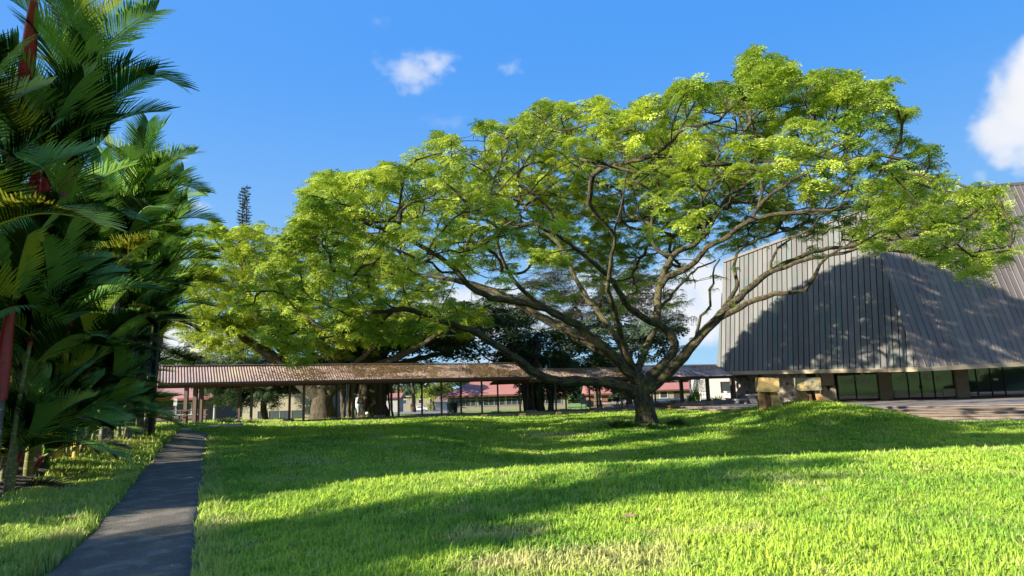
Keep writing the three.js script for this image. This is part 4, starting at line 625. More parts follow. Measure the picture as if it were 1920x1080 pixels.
// ───────────────────────── trees, houses and cars beyond the walkway ─────────────────────────
// crown: list of [px, py, rx px, ry px, distance, rz m]
function bgTree(name, label, group, o) {
  const R = rng(o.seed), t = thing(name, label, 'tree', V(0, 0, 0), 0, group), tips = [], base = o.at ? gAt(...o.at) : gAt(P(o.base[0], 760, o.base[1]).x, -o.base[1]);
  for (const [cx, cy, cz, rx, ry, rz] of o.blobs ?? []) { const n = Math.round(rx * ry * rz * o.density); for (let i = 0; i < n; i++) { const u = R() * 2 - 1, a = R() * 6.28, s = Math.sqrt(1 - u * u), q = Math.pow(R(), 0.4), p = V(cx + Math.cos(a) * s * q * rx, cy + u * q * ry, cz + Math.sin(a) * s * q * rz); if (fbm(p.x * 0.5, p.y * 0.55, p.z * 0.5 + o.seed, 2) > o.gap) tips.push(p); } }
  for (const [px, py, rx, ry, d, rz] of o.crown) { const c = P(px, py, d), k = d / F, n = Math.round((o.density ?? 1) * rx * ry * k * k * 9); for (let i = 0; i < n; i++) { const u = R() * 2 - 1, a = R() * 6.28, s = Math.sqrt(1 - u * u), q = Math.pow(R(), o.shell ?? 0.4), p = c.clone().add(V(Math.cos(a) * s * q * rx * k, u * q * ry * k, Math.sin(a) * s * q * rz)); if (p.y < ground(p.x, p.z) + (o.clear ?? 1)) continue; if (fbm(p.x * 0.35, p.y * 0.45, p.z * 0.35 + o.seed, 3) < (o.gap ?? 0.42)) continue; tips.push(p); } }
  const sk = o.limbs ? o.limbs(base) : [{ pts: [base.clone().add(V(0, -0.4, 0)), ...o.trunk.map(([x, y, d]) => P(x, y, d))], rad: o.rad, flare: [1.5, 1.25, 1.1] }];
  const g = growTree(sk, tips, { seed: o.seed, tipR: o.tipR ?? 0.018, maxTwig: o.maxTwig ?? 0.16 });
  g.limbs.forEach((x, k) => part(t, k ? 'limb' : 'trunk', x, o.bark ?? barkGrey)); part(t, 'twigs', g.twigs, o.bark ?? barkGrey).userData.kind = 'stuff';
  foliage(t, 'crown', g.tips, o.per ?? 4, o.spread ?? 0.6, o.geos ?? sprays, o.leaf, o.colors, { seed: o.seed, size: o.size ?? 1.2 });
  return t;
}
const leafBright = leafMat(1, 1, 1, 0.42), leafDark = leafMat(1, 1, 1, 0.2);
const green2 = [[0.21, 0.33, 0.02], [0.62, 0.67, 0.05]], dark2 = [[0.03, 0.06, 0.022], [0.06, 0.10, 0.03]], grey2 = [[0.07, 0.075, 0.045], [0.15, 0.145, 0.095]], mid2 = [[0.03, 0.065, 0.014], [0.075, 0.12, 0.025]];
bgTree('spreading_tree', 'yellow-green spreading tree behind the left part of the covered walkway', null, {
  seed: 301, base: [604, 47.5], leaf: leafBright, colors: green2, per: 5, spread: 0.55, size: 1.15, shell: 0.3, gap: 0.40, density: 1.9, clear: 3.2,
  crown: [[470, 505, 135, 72, 47, 8], [600, 500, 150, 78, 48, 9], [420, 560, 85, 55, 45, 5.5], [720, 545, 120, 60, 48, 7], [520, 590, 130, 45, 44.5, 4], [410, 610, 75, 36, 46, 4], [450, 640, 95, 30, 46, 4], [640, 635, 110, 30, 47, 5], [840, 600, 80, 36, 49, 5]],
  limbs: (b) => [
    { pts: [b.clone().add(V(0, -0.4, 0)), ...limb([[605, 775, 47.5], [606, 750, 47.5], [604, 728, 47.5]])], rad: [1.05, 0.62], flare: [1.4, 1.2, 1.05] },
    { pts: limb([[596, 738, 47.5], [570, 718, 47.2], [545, 697, 46.8], [512, 668, 46.2], [468, 640, 45.4], [425, 612, 44.8], [380, 595, 44]]), rad: [0.62, 0.14], from: 0 },
    { pts: limb([[545, 697, 46.8], [528, 660, 46.8], [500, 615, 46.8], [475, 570, 47], [450, 530, 47.2]]), rad: [0.3, 0.1], from: 1 },
    { pts: limb([[604, 728, 47.5], [592, 690, 47.8], [575, 640, 48.2], [560, 590, 48.6], [540, 540, 49]]), rad: [0.5, 0.12], from: 0 },
    { pts: limb([[612, 730, 47.5], [628, 690, 47.6], [640, 640, 48], [650, 590, 48.4], [690, 540, 49]]), rad: [0.5, 0.12], from: 0 },
    { pts: limb([[618, 735, 47.5], [650, 706, 47], [700, 688, 46.6], [750, 668, 46.4], [800, 640, 46.4], [850, 610, 46.6]]), rad: [0.46, 0.1], from: 0 },
    { pts: limb([[640, 712, 47], [668, 680, 46], [700, 650, 45.4], [720, 610, 45]]), rad: [0.24, 0.09], from: 5 },
  ],
});
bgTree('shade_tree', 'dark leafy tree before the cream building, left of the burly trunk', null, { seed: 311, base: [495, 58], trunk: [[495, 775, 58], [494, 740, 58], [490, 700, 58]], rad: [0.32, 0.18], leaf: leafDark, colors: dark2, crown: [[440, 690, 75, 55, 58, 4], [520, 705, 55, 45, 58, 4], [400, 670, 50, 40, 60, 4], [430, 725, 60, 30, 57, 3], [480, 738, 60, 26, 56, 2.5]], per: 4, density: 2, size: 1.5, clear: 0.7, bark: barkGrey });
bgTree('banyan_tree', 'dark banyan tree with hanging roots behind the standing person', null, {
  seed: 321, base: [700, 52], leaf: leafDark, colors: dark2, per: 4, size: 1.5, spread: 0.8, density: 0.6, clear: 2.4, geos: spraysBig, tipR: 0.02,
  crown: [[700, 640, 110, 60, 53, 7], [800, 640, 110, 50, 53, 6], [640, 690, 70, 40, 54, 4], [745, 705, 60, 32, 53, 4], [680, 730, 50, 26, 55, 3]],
  limbs: (b) => { const R = rng(9), l = [{ pts: [b.clone().add(V(0, -0.4, 0)), ...limb([[700, 775, 52], [698, 740, 52], [700, 690, 52], [700, 650, 52.5]])], rad: [1.3, 0.7], flare: [1.3, 1.1] }]; for (let k = 0; k < 22; k++) { const px = 642 + 96 * R(), d = 50.2 + 4 * R(), p = P(px, 700, d), y = ground(p.x, p.z) - 0.2; l.push({ pts: [P(px + 6 * (R() - 0.5), 668 + 20 * R(), d), p, V(p.x + 0.2 * (R() - 0.5), y, p.z)], rad: [0.05 + 0.16 * R() * R(), 0.05 + 0.12 * R()] }); } for (const [x, y, d] of [[800, 640, 53], [640, 650, 52], [850, 660, 53], [760, 600, 54]]) l.push({ pts: [P(700, 700, 52), P((700 + x) / 2, (690 + y) / 2, (52 + d) / 2), P(x, y, d)], rad: [0.4, 0.12], from: 0 }); return l; },
});
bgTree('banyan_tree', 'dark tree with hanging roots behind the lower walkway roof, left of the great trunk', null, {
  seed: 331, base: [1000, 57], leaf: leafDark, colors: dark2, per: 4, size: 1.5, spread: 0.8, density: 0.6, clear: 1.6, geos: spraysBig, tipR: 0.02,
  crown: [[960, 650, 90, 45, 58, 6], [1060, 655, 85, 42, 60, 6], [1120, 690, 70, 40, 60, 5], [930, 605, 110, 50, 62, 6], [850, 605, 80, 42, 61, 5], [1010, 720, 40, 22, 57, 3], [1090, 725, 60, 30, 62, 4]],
  limbs: (b) => { const R = rng(19), l = [{ pts: [b.clone().add(V(0, -0.4, 0)), ...limb([[1000, 770, 57], [998, 730, 57], [1003, 690, 57], [1010, 650, 58]])], rad: [0.6, 0.3], flare: [1.3, 1.1] }]; for (let k = 0; k < 16; k++) { const px = 978 + 60 * R(), d = 55 + 3 * R(), p = P(px, 720, d), y = ground(p.x, p.z) - 0.2; l.push({ pts: [P(px + 8 * (R() - 0.5), 672 + 20 * R(), d), p, V(p.x + 0.4 * (R() - 0.5), y, p.z)], rad: [0.04 + 0.08 * R(), 0.05 + 0.08 * R()] }); } return l; },
});
bgTree('grey_tree', 'tall grey feathery tree seen through the limbs of the great tree', null, { seed: 341, base: [1120, 76], trunk: [[1120, 740, 76], [1118, 660, 76], [1125, 580, 76], [1130, 500, 76]], rad: [0.45, 0.2], leaf: leafMat(1, 1, 1, 0.25), colors: grey2, crown: [[1110, 540, 115, 80, 76, 7], [1200, 570, 85, 60, 78, 6], [1020, 570, 85, 65, 74, 6], [1240, 610, 55, 45, 78, 5], [930, 590, 70, 50, 76, 5]], per: 4, density: 0.5, size: 1.7, spread: 1.0, gap: 0.42, geos: spraysFine, clear: 4, tipR: 0.03, bark: barkGrey });
bgTree('shade_tree', 'dark tree low behind the fork of the great tree', null, { seed: 351, base: [1180, 70], trunk: [[1180, 740, 70], [1180, 690, 70], [1185, 650, 70]], rad: [0.35, 0.2], leaf: leafDark, colors: [[0.04, 0.07, 0.035], [0.075, 0.11, 0.055]], crown: [[1160, 640, 90, 55, 70, 6], [1255, 625, 42, 36, 72, 4], [1080, 650, 60, 45, 70, 5]], per: 4, density: 0.35, size: 1.6, spread: 0.9, geos: spraysBig, clear: 3, tipR: 0.025 });
bgTree('far_tree', 'sunlit yellow-green tree beside the far parking lot', null, { seed: 361, base: [812, 130], trunk: [[812, 758, 130], [812, 745, 130], [812, 735, 130]], rad: [0.3, 0.2], leaf: leafBright, colors: [[0.16, 0.24, 0.03], [0.34, 0.38, 0.05]], crown: [[805, 730, 30, 16, 130, 3], [832, 726, 22, 14, 130, 3]], per: 4, density: 0.2, size: 2.4, spread: 1, geos: spraysBig, gap: 0.3, tipR: 0.04 });
bgTree('far_tree', 'green tree behind the red roofed building with many window panes', null, { seed: 371, base: [890, 125], trunk: [[890, 760, 125], [890, 740, 125], [892, 715, 125]], rad: [0.35, 0.2], leaf: leafBright, colors: mid2, crown: [[885, 705, 55, 22, 125, 5], [840, 712, 36, 20, 128, 4], [940, 700, 40, 22, 125, 4]], per: 4, density: 0.18, size: 2.6, spread: 1.1, geos: spraysBig, gap: 0.35, tipR: 0.04 });
bgTree('far_tree', 'dark tree behind the left red roofed building', null, { seed: 381, base: [330, 105], trunk: [[330, 760, 105], [330, 720, 105], [332, 690, 105]], rad: [0.4, 0.2], leaf: leafDark, colors: mid2, crown: [[330, 690, 50, 35, 105, 5], [385, 700, 40, 30, 108, 5]], per: 4, density: 0.2, size: 2.4, spread: 1.1, geos: spraysBig, tipR: 0.04 });
bgTree('far_tree', 'dark green tree right of the burly trunk beyond the walkway', null, { seed: 391, base: [775, 95], trunk: [[775, 768, 95], [775, 740, 95], [772, 710, 95]], rad: [0.35, 0.2], leaf: leafDark, colors: dark2, crown: [[770, 706, 50, 22, 95, 4], [735, 712, 36, 24, 92, 4], [820, 700, 40, 18, 96, 4]], per: 4, density: 0.25, size: 2.0, spread: 1, geos: spraysBig, tipR: 0.03 });
bgTree('far_tree', 'green tree seen under the right walkway roof', null, { seed: 395, base: [1270, 120], trunk: [[1270, 745, 120], [1270, 730, 120], [1272, 712, 120]], rad: [0.3, 0.2], leaf: leafBright, colors: mid2, crown: [[1268, 706, 40, 16, 120, 4], [1310, 708, 30, 14, 120, 3]], per: 4, density: 0.2, size: 2.2, spread: 1, geos: spraysBig, tipR: 0.03 });
{ // hedge beyond the right edge of the picture, which the glass front mirrors
  const R = rng(77), n = 900, mm = new THREE.InstancedMesh(spraysBig[1], leafDark, n), M = new THREE.Matrix4(), q = new THREE.Quaternion();
  for (let k = 0; k < n; k++) { const t = R(), x = mix(44, 78, t), z = mix(-24, 14, t) + 1.6 * (R() - 0.5), h = 1.0 + 1.1 * fbm(x * 0.2, 3, 1, 3); q.setFromEuler(new THREE.Euler(R(), R() * 6, R())); M.compose(V(x, ground(x, z) + h * R(), z), q, V(1.3, 1.3, 1.3)); mm.setMatrixAt(k, M); mm.setColorAt(k, rgb(mix(0.03, 0.06, R()), mix(0.06, 0.1, R()), 0.025)); }
  mm.name = 'hedge'; mm.castShadow = true; tag(mm, 'dark hedge beyond the right edge of the lawn', 'hedge', null, 'stuff'); scene.add(mm);
}
bgTree('broad_tree', 'tall broad leaved tree left of the viewer, beyond the palms, whose shadow dapples the lawn', null, { seed: 401, at: [-19, -3], blobs: [[-19, 13.5, -3.4, 4, 4.6, 5], [-19.5, 15.5, 0, 3.6, 4, 4.4], [-18.5, 11.5, -7.4, 3.4, 3.2, 3.4], [-20, 18, 2.2, 3.2, 3, 4], [-19, 15.6, -7.2, 3.6, 3.4, 4], [-19, 11.5, -5.5, 3.6, 3, 4.5]], crown: [], density: 5, gap: 0.45, per: 6, spread: 0.45, size: 1.3, leaf: leafBright, colors: mid2, limbs: (b) => [{ pts: [b.clone().add(V(0, -0.4, 0)), V(-19, 4, -3), V(-19, 9, -3.2)], rad: [0.45, 0.3], flare: [1.4, 1.2] }, { pts: [V(-19, 8, -3.2), V(-19, 12, -1), V(-19.5, 16, 1)], rad: [0.22, 0.1], from: 0 }, { pts: [V(-19, 7.5, -3.1), V(-18.8, 10.5, -6), V(-18.5, 13, -8.5)], rad: [0.22, 0.1], from: 0 }] });
// low hedge-like growth against the horizon, far off
{
  const R = rng(404), n = 2600, g = spraysBig[0], mm = new THREE.InstancedMesh(g, leafDark, n), M = new THREE.Matrix4(), q = new THREE.Quaternion(); let c = 0;
  for (let k = 0; k < n; k++) { const a = mix(-0.75, 0.75, R()), d = 250 + 60 * R(), x = Math.tan(a) * d, y = ground(x, -d) + 9.5 * R() * (0.5 + 0.8 * fbm(x * 0.03, 1, 2, 3)); q.setFromEuler(new THREE.Euler(R(), R() * 6, R())); M.compose(V(x, y, -d), q, V(6, 6, 6)); mm.setMatrixAt(c, M); mm.setColorAt(c++, rgb(mix(0.02, 0.06, R()), mix(0.04, 0.09, R()), 0.02)); }
  mm.name = 'far_wood'; tag(mm, 'far dark belt of trees along the horizon', 'wood', null, 'stuff'); scene.add(mm);
}
// two narrow columnar pines, far off
function columnPine(px, py, d, label, seed) {
  const R = rng(seed), top = P(px, py, d), b = gAt(top.x, -d), H = top.y - b.y, t = thing('column_pine', label, 'tree', b, 0, null), m = new MB();
  part(t, 'trunk', new MB().tube([V(0, -0.3, 0), V(0.15, H * 0.5, 0), V(0, H, 0)], [0.42, 0.28, 0.05], 8).geo(), barkGrey);
  for (let y = H * 0.3; y < H - 0.4; y += 0.62) { const f = (H - y) / H, L = (0.55 + 1.9 * Math.pow(f, 0.7)) * (0.7 + 0.5 * R()), k = 6, ph = R() * 6; for (let j = 0; j < k; j++) { if (R() < 0.18) continue; const a = ph + j / k * 6.28, l = L * (0.7 + 0.5 * R()), D = V(Math.cos(a), 0, Math.sin(a)); m.tube([V(0, y, 0), D.clone().multiplyScalar(l * 0.55).add(V(0, y - 0.1, 0)), D.clone().multiplyScalar(l).add(V(0, y + 0.12 + 0.2 * R(), 0))], [0.035, 0.075, 0.02], 4); for (let s = 0; s < 7; s++) { const u = 0.35 + 0.6 * R(), o = D.clone().multiplyScalar(l * u).add(V(0, y, 0)); m.tube([o, o.clone().add(V((R() - 0.5) * 0.7, 0.25 - 0.3 * R(), (R() - 0.5) * 0.7))], [0.06, 0.015], 4); } } }
  part(t, 'crown', m.geo(), plain(0.035, 0.052, 0.035, 0.95));
}
columnPine(455.5, 349, 125, 'left one of two narrow dark pines standing above the yellow-green tree', 71); columnPine(463.5, 346, 127, 'right one of two narrow dark pines standing above the yellow-green tree', 73);

// houses
const roofRed = std({ roughness: 0.7, map: tex(128, 128, (u, v) => { const n = tfbm(u, v, 6, 4, 301), l = (v * 8) % 1 < 0.12 ? 0.8 : 1; return [(0.30 + 0.06 * n) * l, (0.115 + 0.03 * n) * l, (0.08 + 0.03 * n) * l]; }, true, 0.4) });
const roofPink = std({ roughness: 0.7, color: rgb(0.30, 0.16, 0.135) }), cream = plain(0.21, 0.185, 0.125, 0.9), white = plain(0.30, 0.29, 0.265, 0.9), paneDark = std({ color: rgb(0.035, 0.045, 0.05), roughness: 0.08 });
function house(name, label, o) {                                 // front along +x at z = 0, depth towards -z
  const t = thing(name, label, 'building', o.pos, o.turn ?? 0), { w, d, h, rh = 1.6, over = 0.6 } = o, x0 = o.x0 ?? -w / 2;
  part(t, 'wall', new MB().box(x0 + w / 2, -1, -d / 2, w, h + 1, d).geo(), o.wall);
  const m = new MB(), a = x0 - over, b = x0 + w + over, f = over, g = -d - over, hp = o.hip ?? 0, th = 0.14, mz = (f + g) / 2;
  const A = V(a, h, f), B = V(b, h, f), C = V(b, h, g), D = V(a, h, g), R0 = V(a + hp, h + rh, mz), R1 = V(b - hp, h + rh, mz);
  if (o.flat) part(t, 'roof', new MB().box((a + b) / 2, h, mz, b - a, 0.3, f - g).geo(), o.roof);
  else { m.quad(A, B, R1, R0); m.quad(C, D, R0, R1); m.tri(B, C, R1); m.tri(D, A, R0); m.quad(D, C, B, A); part(t, 'roof', m.geo(), o.roof); const fa = new MB(), dn = (p) => p.clone().add(V(0, -0.08, 0)); for (const [p, q] of [[A, B], [B, C], [C, D], [D, A]]) fa.bar(dn(p), dn(q), 0.05, 0.24); part(t, 'fascia', fa.geo(), o.fascia ?? redBrown); }
  for (const [x, y, ww, hh, cols = 1, rows = 1] of o.windows ?? []) {
    const fr = new MB().box(x, y - 0.06, 0.03, ww + 0.12, 0.06, 0.1).box(x, y + hh, 0.03, ww + 0.12, 0.06, 0.1); for (let k = 0; k <= cols; k++) fr.box(x - ww / 2 + ww * k / cols, y, 0.03, 0.06, hh, 0.1); for (let k = 1; k < rows; k++) fr.box(x, y + hh * k / rows, 0.03, ww, 0.05, 0.08);
    const win = part(t, 'window', fr.geo(), o.frame ?? whiteTrim);
    for (let k = 0; k < cols; k++) for (let j = 0; j < rows; j++) part(win, 'pane', new MB().box(x - ww / 2 + ww * (k + 0.5) / cols, y + hh * j / rows + 0.03, 0.012, ww / cols - 0.06, hh / rows - 0.05, 0.02).geo(), paneDark);
  }
  for (const [x, ww, hh] of o.doors ?? []) part(t, 'door', new MB().box(x, 0, 0.02, ww, hh, 0.06).geo(), o.doorMat ?? darkTrim);
  return t;
}
{
  const p = P(839, 760, 95); p.y = ground(p.x, p.z) - 0.1;
  const h = house('classroom_building', 'low red roofed building with a long band of window panes beyond the walkway', { pos: p, turn: 0.06, x0: 0, w: 17, d: 10, h: P(840, 743, 95).y - p.y, rh: 2.3, hip: 4.8, over: 0.9, wall: cream, roof: roofRed, windows: [[2.2, 0.75, 3.6, 1.75, 5, 2], [6.2, 0.75, 3.8, 1.75, 5, 2], [10.2, 0.75, 3.8, 1.75, 5, 2], [14.2, 0.75, 3.8, 1.75, 5, 2]], frame: plain(0.25, 0.27, 0.26) });
  const c = P(745, 758, 190); c.y = ground(c.x, c.z);
  house('cream_house', 'cream flat roofed building behind the parked cars', { pos: c, x0: 0, w: 9.2, d: 7, h: P(770, 744, 190).y - c.y, flat: true, wall: cream, roof: plain(0.3, 0.27, 0.2), windows: [[2, 2.2, 1.2, 1.1], [6.5, 2.2, 1.2, 1.1]], doors: [[4.2, 1, 2.1]] });
  const w = P(803, 758, 205); w.y = ground(w.x, w.z); house('white_house', 'small white gabled house right of the parked cars', { pos: w, turn: 0.5, x0: 0, w: 7, d: 6, h: 2.5, rh: 1.6, wall: plain(0.42, 0.4, 0.34), roof: roofPink, fascia: whiteTrim });
  const s = P(719, 758, 150); s.y = ground(s.x, s.z); house('white_house', 'white building edge between the banyan and the cars', { pos: s, x0: 0, w: 3.4, d: 6, h: P(719, 746, 150).y - s.y, rh: 1, wall: white, roof: roofRed });
  const l = P(306, 760, 74); l.y = ground(l.x, l.z); house('red_roofed_building', 'building with wide faded red roof behind the left end of the walkway', { pos: l, turn: 0.1, x0: -6, w: 10.6, d: 12, h: P(350, 747, 74).y - l.y, rh: 3.0, hip: 0, over: 1.1, wall: plain(0.10, 0.075, 0.06), roof: roofPink, fascia: plain(0.19, 0.035, 0.03), windows: [[-2, 0.9, 2.4, 1.2, 3, 1], [2.6, 0.9, 2.4, 1.2, 3, 1]], doors: [[0.4, 1, 2.1]] });
  const b = P(455, 775, 68); b.y = ground(b.x, b.z); house('cream_building', 'cream two storey building with panelled front behind the shade tree', { pos: b, turn: -0.22, x0: 0, w: 7.4, d: 8, h: 5.4, flat: true, wall: cream, roof: plain(0.18, 0.16, 0.13), frame: plain(0.23, 0.2, 0.14), windows: [[4.6, 2.75, 1.15, 1.7], [5.95, 2.75, 1.15, 1.7], [3.2, 2.75, 1.15, 1.7], [4.2, 0.1, 5, 0.85, 4, 1]] });
  const q = P(1312, 748, 68); q.y = ground(q.x, q.z); house('white_building', 'white walled building with one dark window beyond the right walkway posts', { pos: q, turn: -0.1, x0: 0, w: 8, d: 6, h: 4.0, flat: true, wall: plain(0.42, 0.41, 0.38), roof: plain(0.2, 0.18, 0.15), windows: [[2.9, 1.55, 1.5, 0.95]], frame: darkTrim });
  const r = P(1245, 748, 105); r.y = ground(r.x, r.z); house('long_red_roofed_building', 'long low red roofed building far beyond the right walkway posts', { pos: r, x0: -2, w: 9, d: 6, h: P(1280, 730, 105).y - r.y, rh: 1.1, wall: cream, roof: roofRed, doors: [[2, 0.9, 2.1], [4.5, 0.9, 2.1]], windows: [[0, 1, 1.2, 1.1]] });
  const e = P(1106, 755, 98); e.y = ground(e.x, e.z); house('brick_red_building', 'small reddish building seen under the great lowest limb', { pos: e, x0: 0, w: 2.6, d: 5, h: P(1106, 744, 98).y - e.y + 0.4, rh: 1.2, wall: plain(0.16, 0.07, 0.05), roof: roofRed, windows: [[1.2, 1, 0.9, 1]] });
}
{ // parking lot and lane
  const lot = (pts, name, label, mat) => { const m = new MB(), N = pts.length / 2; for (let k = 0; k < N - 1; k++) { const q = [pts[k * 2], pts[k * 2 + 1], pts[k * 2 + 3], pts[k * 2 + 2]].map(([x, z]) => V(x, ground(x, z) + 0.05, z)); m.quad(q[0], q[1], q[2], q[3]); } struct(name, m.geo(), mat).userData.label = label; };
  const X = (px, d) => (px - 960) / F * d, rows = []; for (let d = 82; d <= 215; d += 9) rows.push([X(722, d), -d], [X(838, d), -d]);
  lot(rows, 'parking_lot', 'pale asphalt parking lot beyond the walkway', plain(0.17, 0.165, 0.16, 0.95));
  const lane = []; for (let x = -40; x <= -14; x += 3) lane.push([x, -52.6 + 0.02 * x], [x, -55.4 + 0.02 * x]); lot(lane, 'lane', 'pale lane running behind the walkway', plain(0.26, 0.22, 0.19, 0.95));
}
// parked cars
function carParts(body, kind) {
  const s = new THREE.Shape(), pr = kind === 'suv' ? [[-2.2, 0.35], [-2.25, 0.95], [-2.1, 1.45], [-1.7, 1.65], [0.5, 1.65], [1.15, 1.1], [2.1, 0.95], [2.25, 0.6], [2.2, 0.35]] : [[-2.3, 0.32], [-2.32, 0.8], [-2.1, 0.95], [-1.5, 1.0], [-0.85, 1.42], [0.35, 1.45], [1.1, 0.98], [2.0, 0.86], [2.3, 0.62], [2.3, 0.32]];
  pr.forEach(([x, y], i) => i ? s.lineTo(x, y) : s.moveTo(x, y)); s.closePath();
  const t = new THREE.Group(); part(t, 'body', new THREE.ExtrudeGeometry(s, { depth: 1.6, bevelEnabled: true, bevelSize: 0.07, bevelThickness: 0.08, bevelSegments: 2 }).translate(0, 0, -0.8), body);
  const win = kind === 'suv' ? [[-1.75, 1.08], [-1.65, 1.5], [0.4, 1.5], [0.85, 1.08]] : [[-1.15, 1.0], [-0.75, 1.33], [0.25, 1.36], [0.8, 1.0]];
  const w = new THREE.Shape(); win.forEach(([x, y], i) => i ? w.lineTo(x, y) : w.moveTo(x, y)); w.closePath(); for (const z of [0.885, -0.905]) part(t, 'side_window', new THREE.ExtrudeGeometry(w, { depth: 0.02, bevelEnabled: false }).translate(0, 0, z), paneDark);
  for (const x of [-1.4, 1.4]) for (const z of [-0.8, 0.8]) { const wh = part(t, 'wheel', new THREE.CylinderGeometry(0.33, 0.33, 0.22, 14).rotateX(Math.PI / 2).translate(x, 0.33, z), darkTrim); part(wh, 'rim', new THREE.CylinderGeometry(0.19, 0.19, 0.235, 12).rotateX(Math.PI / 2).translate(x, 0.33, z), plain(0.4, 0.4, 0.42, 0.4, 0.6)); }
  for (const z of [-0.62, 0.62]) part(t, 'headlight', new THREE.BoxGeometry(0.08, 0.14, 0.3).translate(2.34, 0.68, z), plain(0.6, 0.6, 0.6, 0.2));
  return t;
}
const carPaint = (r, g, b) => new THREE.MeshPhysicalMaterial({ color: rgb(r, g, b), roughness: 0.4, clearcoat: 1, clearcoatRoughness: 0.05 });
for (const [px, d, turn, kind, c, label] of [[787, 190, Math.PI, 'sedan', [0.45, 0.45, 0.44], 'white parked sedan with open space to its right'], [772, 200, Math.PI, 'suv', [0.05, 0.055, 0.065], 'dark parked car behind the tail of the white sedan'], [760, 197, Math.PI, 'sedan', [0.16, 0.17, 0.18], 'grey parked car half hidden by a walkway post'], [738, 182, Math.PI, 'suv', [0.5, 0.5, 0.5], 'large white parked car, leftmost beyond the walkway'], [748, 205, Math.PI, 'sedan', [0.08, 0.09, 0.1], 'dark parked car right of the leftmost white one']]) {
  const t = carParts(carPaint(...c), kind), p = P(px, 760, d); t.position.set(p.x, ground(p.x, -d) + 0.06, -d); t.rotation.y = turn; t.name = numbered('parked_car'); tag(t, label, 'car', 'cars parked in the far lot'); scene.add(t);
}

// ───────────────────────── things on the lawn, the plaza and under the roofs ─────────────────────────
function roughHexa(front, back, seg, amp, seed) {                // front, back: four corners each (bottom left, bottom right, top right, top left)
  const c = [...front, ...back], pt = (u, v, w) => { const p = V(0, 0, 0); [[0, 0], [1, 0], [1, 1], [0, 1]].forEach(([a, b], k) => { const q = (a ? u : 1 - u) * (b ? v : 1 - v); p.addScaledVector(c[k], q * (1 - w)).addScaledVector(c[k + 4], q * w); }); return p; };
  const pos = [], idx = [], cen = c.reduce((s, p) => s.add(p), V(0, 0, 0)).divideScalar(8);
  const face = (f) => { const b = pos.length / 3; for (let j = 0; j <= seg; j++) for (let i = 0; i <= seg; i++) { const p = f(i / seg, j / seg), d = p.clone().sub(cen).normalize(); p.addScaledVector(d, amp * (fbm(p.x * 2.6 + seed, p.y * 2.6, p.z * 2.6, 4) - 0.5) * 2 + 0.5 * amp * (fbm(p.x * 9 + seed, p.y * 9, p.z * 9, 3) - 0.5)); pos.push(p.x, p.y, p.z); } for (let j = 0; j < seg; j++) for (let i = 0; i < seg; i++) { const a = b + j * (seg + 1) + i; idx.push(a, a + 1, a + seg + 2, a, a + seg + 2, a + seg + 1); } };
  face((u, v) => pt(u, v, 0)); face((u, v) => pt(1 - u, v, 1)); face((u, v) => pt(0, v, 1 - u)); face((u, v) => pt(1, v, u)); face((u, v) => pt(u, 1, v)); face((u, v) => pt(u, 0, 1 - v));
  const g = new THREE.BufferGeometry(); g.setAttribute('position', new THREE.Float32BufferAttribute(pos, 3)); g.setIndex(idx); g.computeVertexNormals(); const uv = []; for (let k = 0; k < pos.length; k += 3) uv.push(pos[k] + pos[k + 2], pos[k + 1]); g.setAttribute('uv', new THREE.Float32BufferAttribute(uv, 2)); return g;
}
const stoneTex = (a, b, c, seed, f) => std({ roughness: 0.92, map: tex(256, 256, (u, v) => { const n = tfbm(u, v, 4, 5, seed), k = sstep(0.5, 0.62, tfbm(u, v, f, 5, seed + 3)), s = sstep(0.55, 0.7, tfbm(u, v, 10, 4, seed + 5)); return [0, 1, 2].map((i) => mix(mix(a[i], b[i], sstep(0.35, 0.65, n)), c[i], 0.85 * k * (0.5 + 0.5 * s))); }, true, 0.8) });
const ochre = stoneTex([0.32, 0.215, 0.07], [0.46, 0.33, 0.13], [0.16, 0.09, 0.03], 501, 5), mottled = stoneTex([0.24, 0.22, 0.15], [0.40, 0.30, 0.13], [0.035, 0.035, 0.03], 521, 5), orange = stoneTex([0.38, 0.20, 0.075], [0.46, 0.27, 0.12], [0.18, 0.085, 0.03], 541, 6), brownStone = stoneTex([0.12, 0.05, 0.02], [0.16, 0.075, 0.03], [0.07, 0.03, 0.014], 561, 6);
function sculpture(label, d, block, legs, mats) {
  const t = thing('stone_sculpture', label, 'sculpture', V(0, 0, 0), 0, 'stone sculptures on the grassy mound');
  const ex = (q, dd, bx, by) => { const f = q.map(([x, y]) => P(x, y, d)); return [f, f.map((p) => p.clone().add(V(bx, by, -dd)))]; };
  { const [f, b] = ex(block.q, block.depth, block.bx, 0); for (const p of [...f, ...b]) p.z += block.lead; part(t, 'block', roughHexa(f, b, 12, 0.022, d), mats[0]); }
  for (const l of legs) { const [f, b] = ex(l.q, l.depth, l.bx ?? 0.2, 0); f[0].y -= 0.25; f[1].y -= 0.25; b[0].y -= 0.35; b[1].y -= 0.35; part(t, 'leg', roughHexa(f, b, 12, l.amp ?? 0.035, d + l.q[0][0]), mats[l.m]); }
}
sculpture('left of two stone sculptures, an ochre block on two rough legs', 35, { q: [[1418, 734.5], [1458, 735], [1457, 709], [1419, 708]], depth: 1.0, bx: 0.2, lead: 0.25 }, [{ q: [[1424, 764], [1437, 764], [1433, 732], [1422, 732]], depth: 0.8, m: 1 }, { q: [[1437, 765], [1445, 764], [1443, 732], [1432, 732]], depth: 0.7, m: 2 }, { q: [[1446, 761], [1471, 760], [1457, 734], [1444, 733]], depth: 0.85, m: 0 }], [ochre, orange, brownStone]);
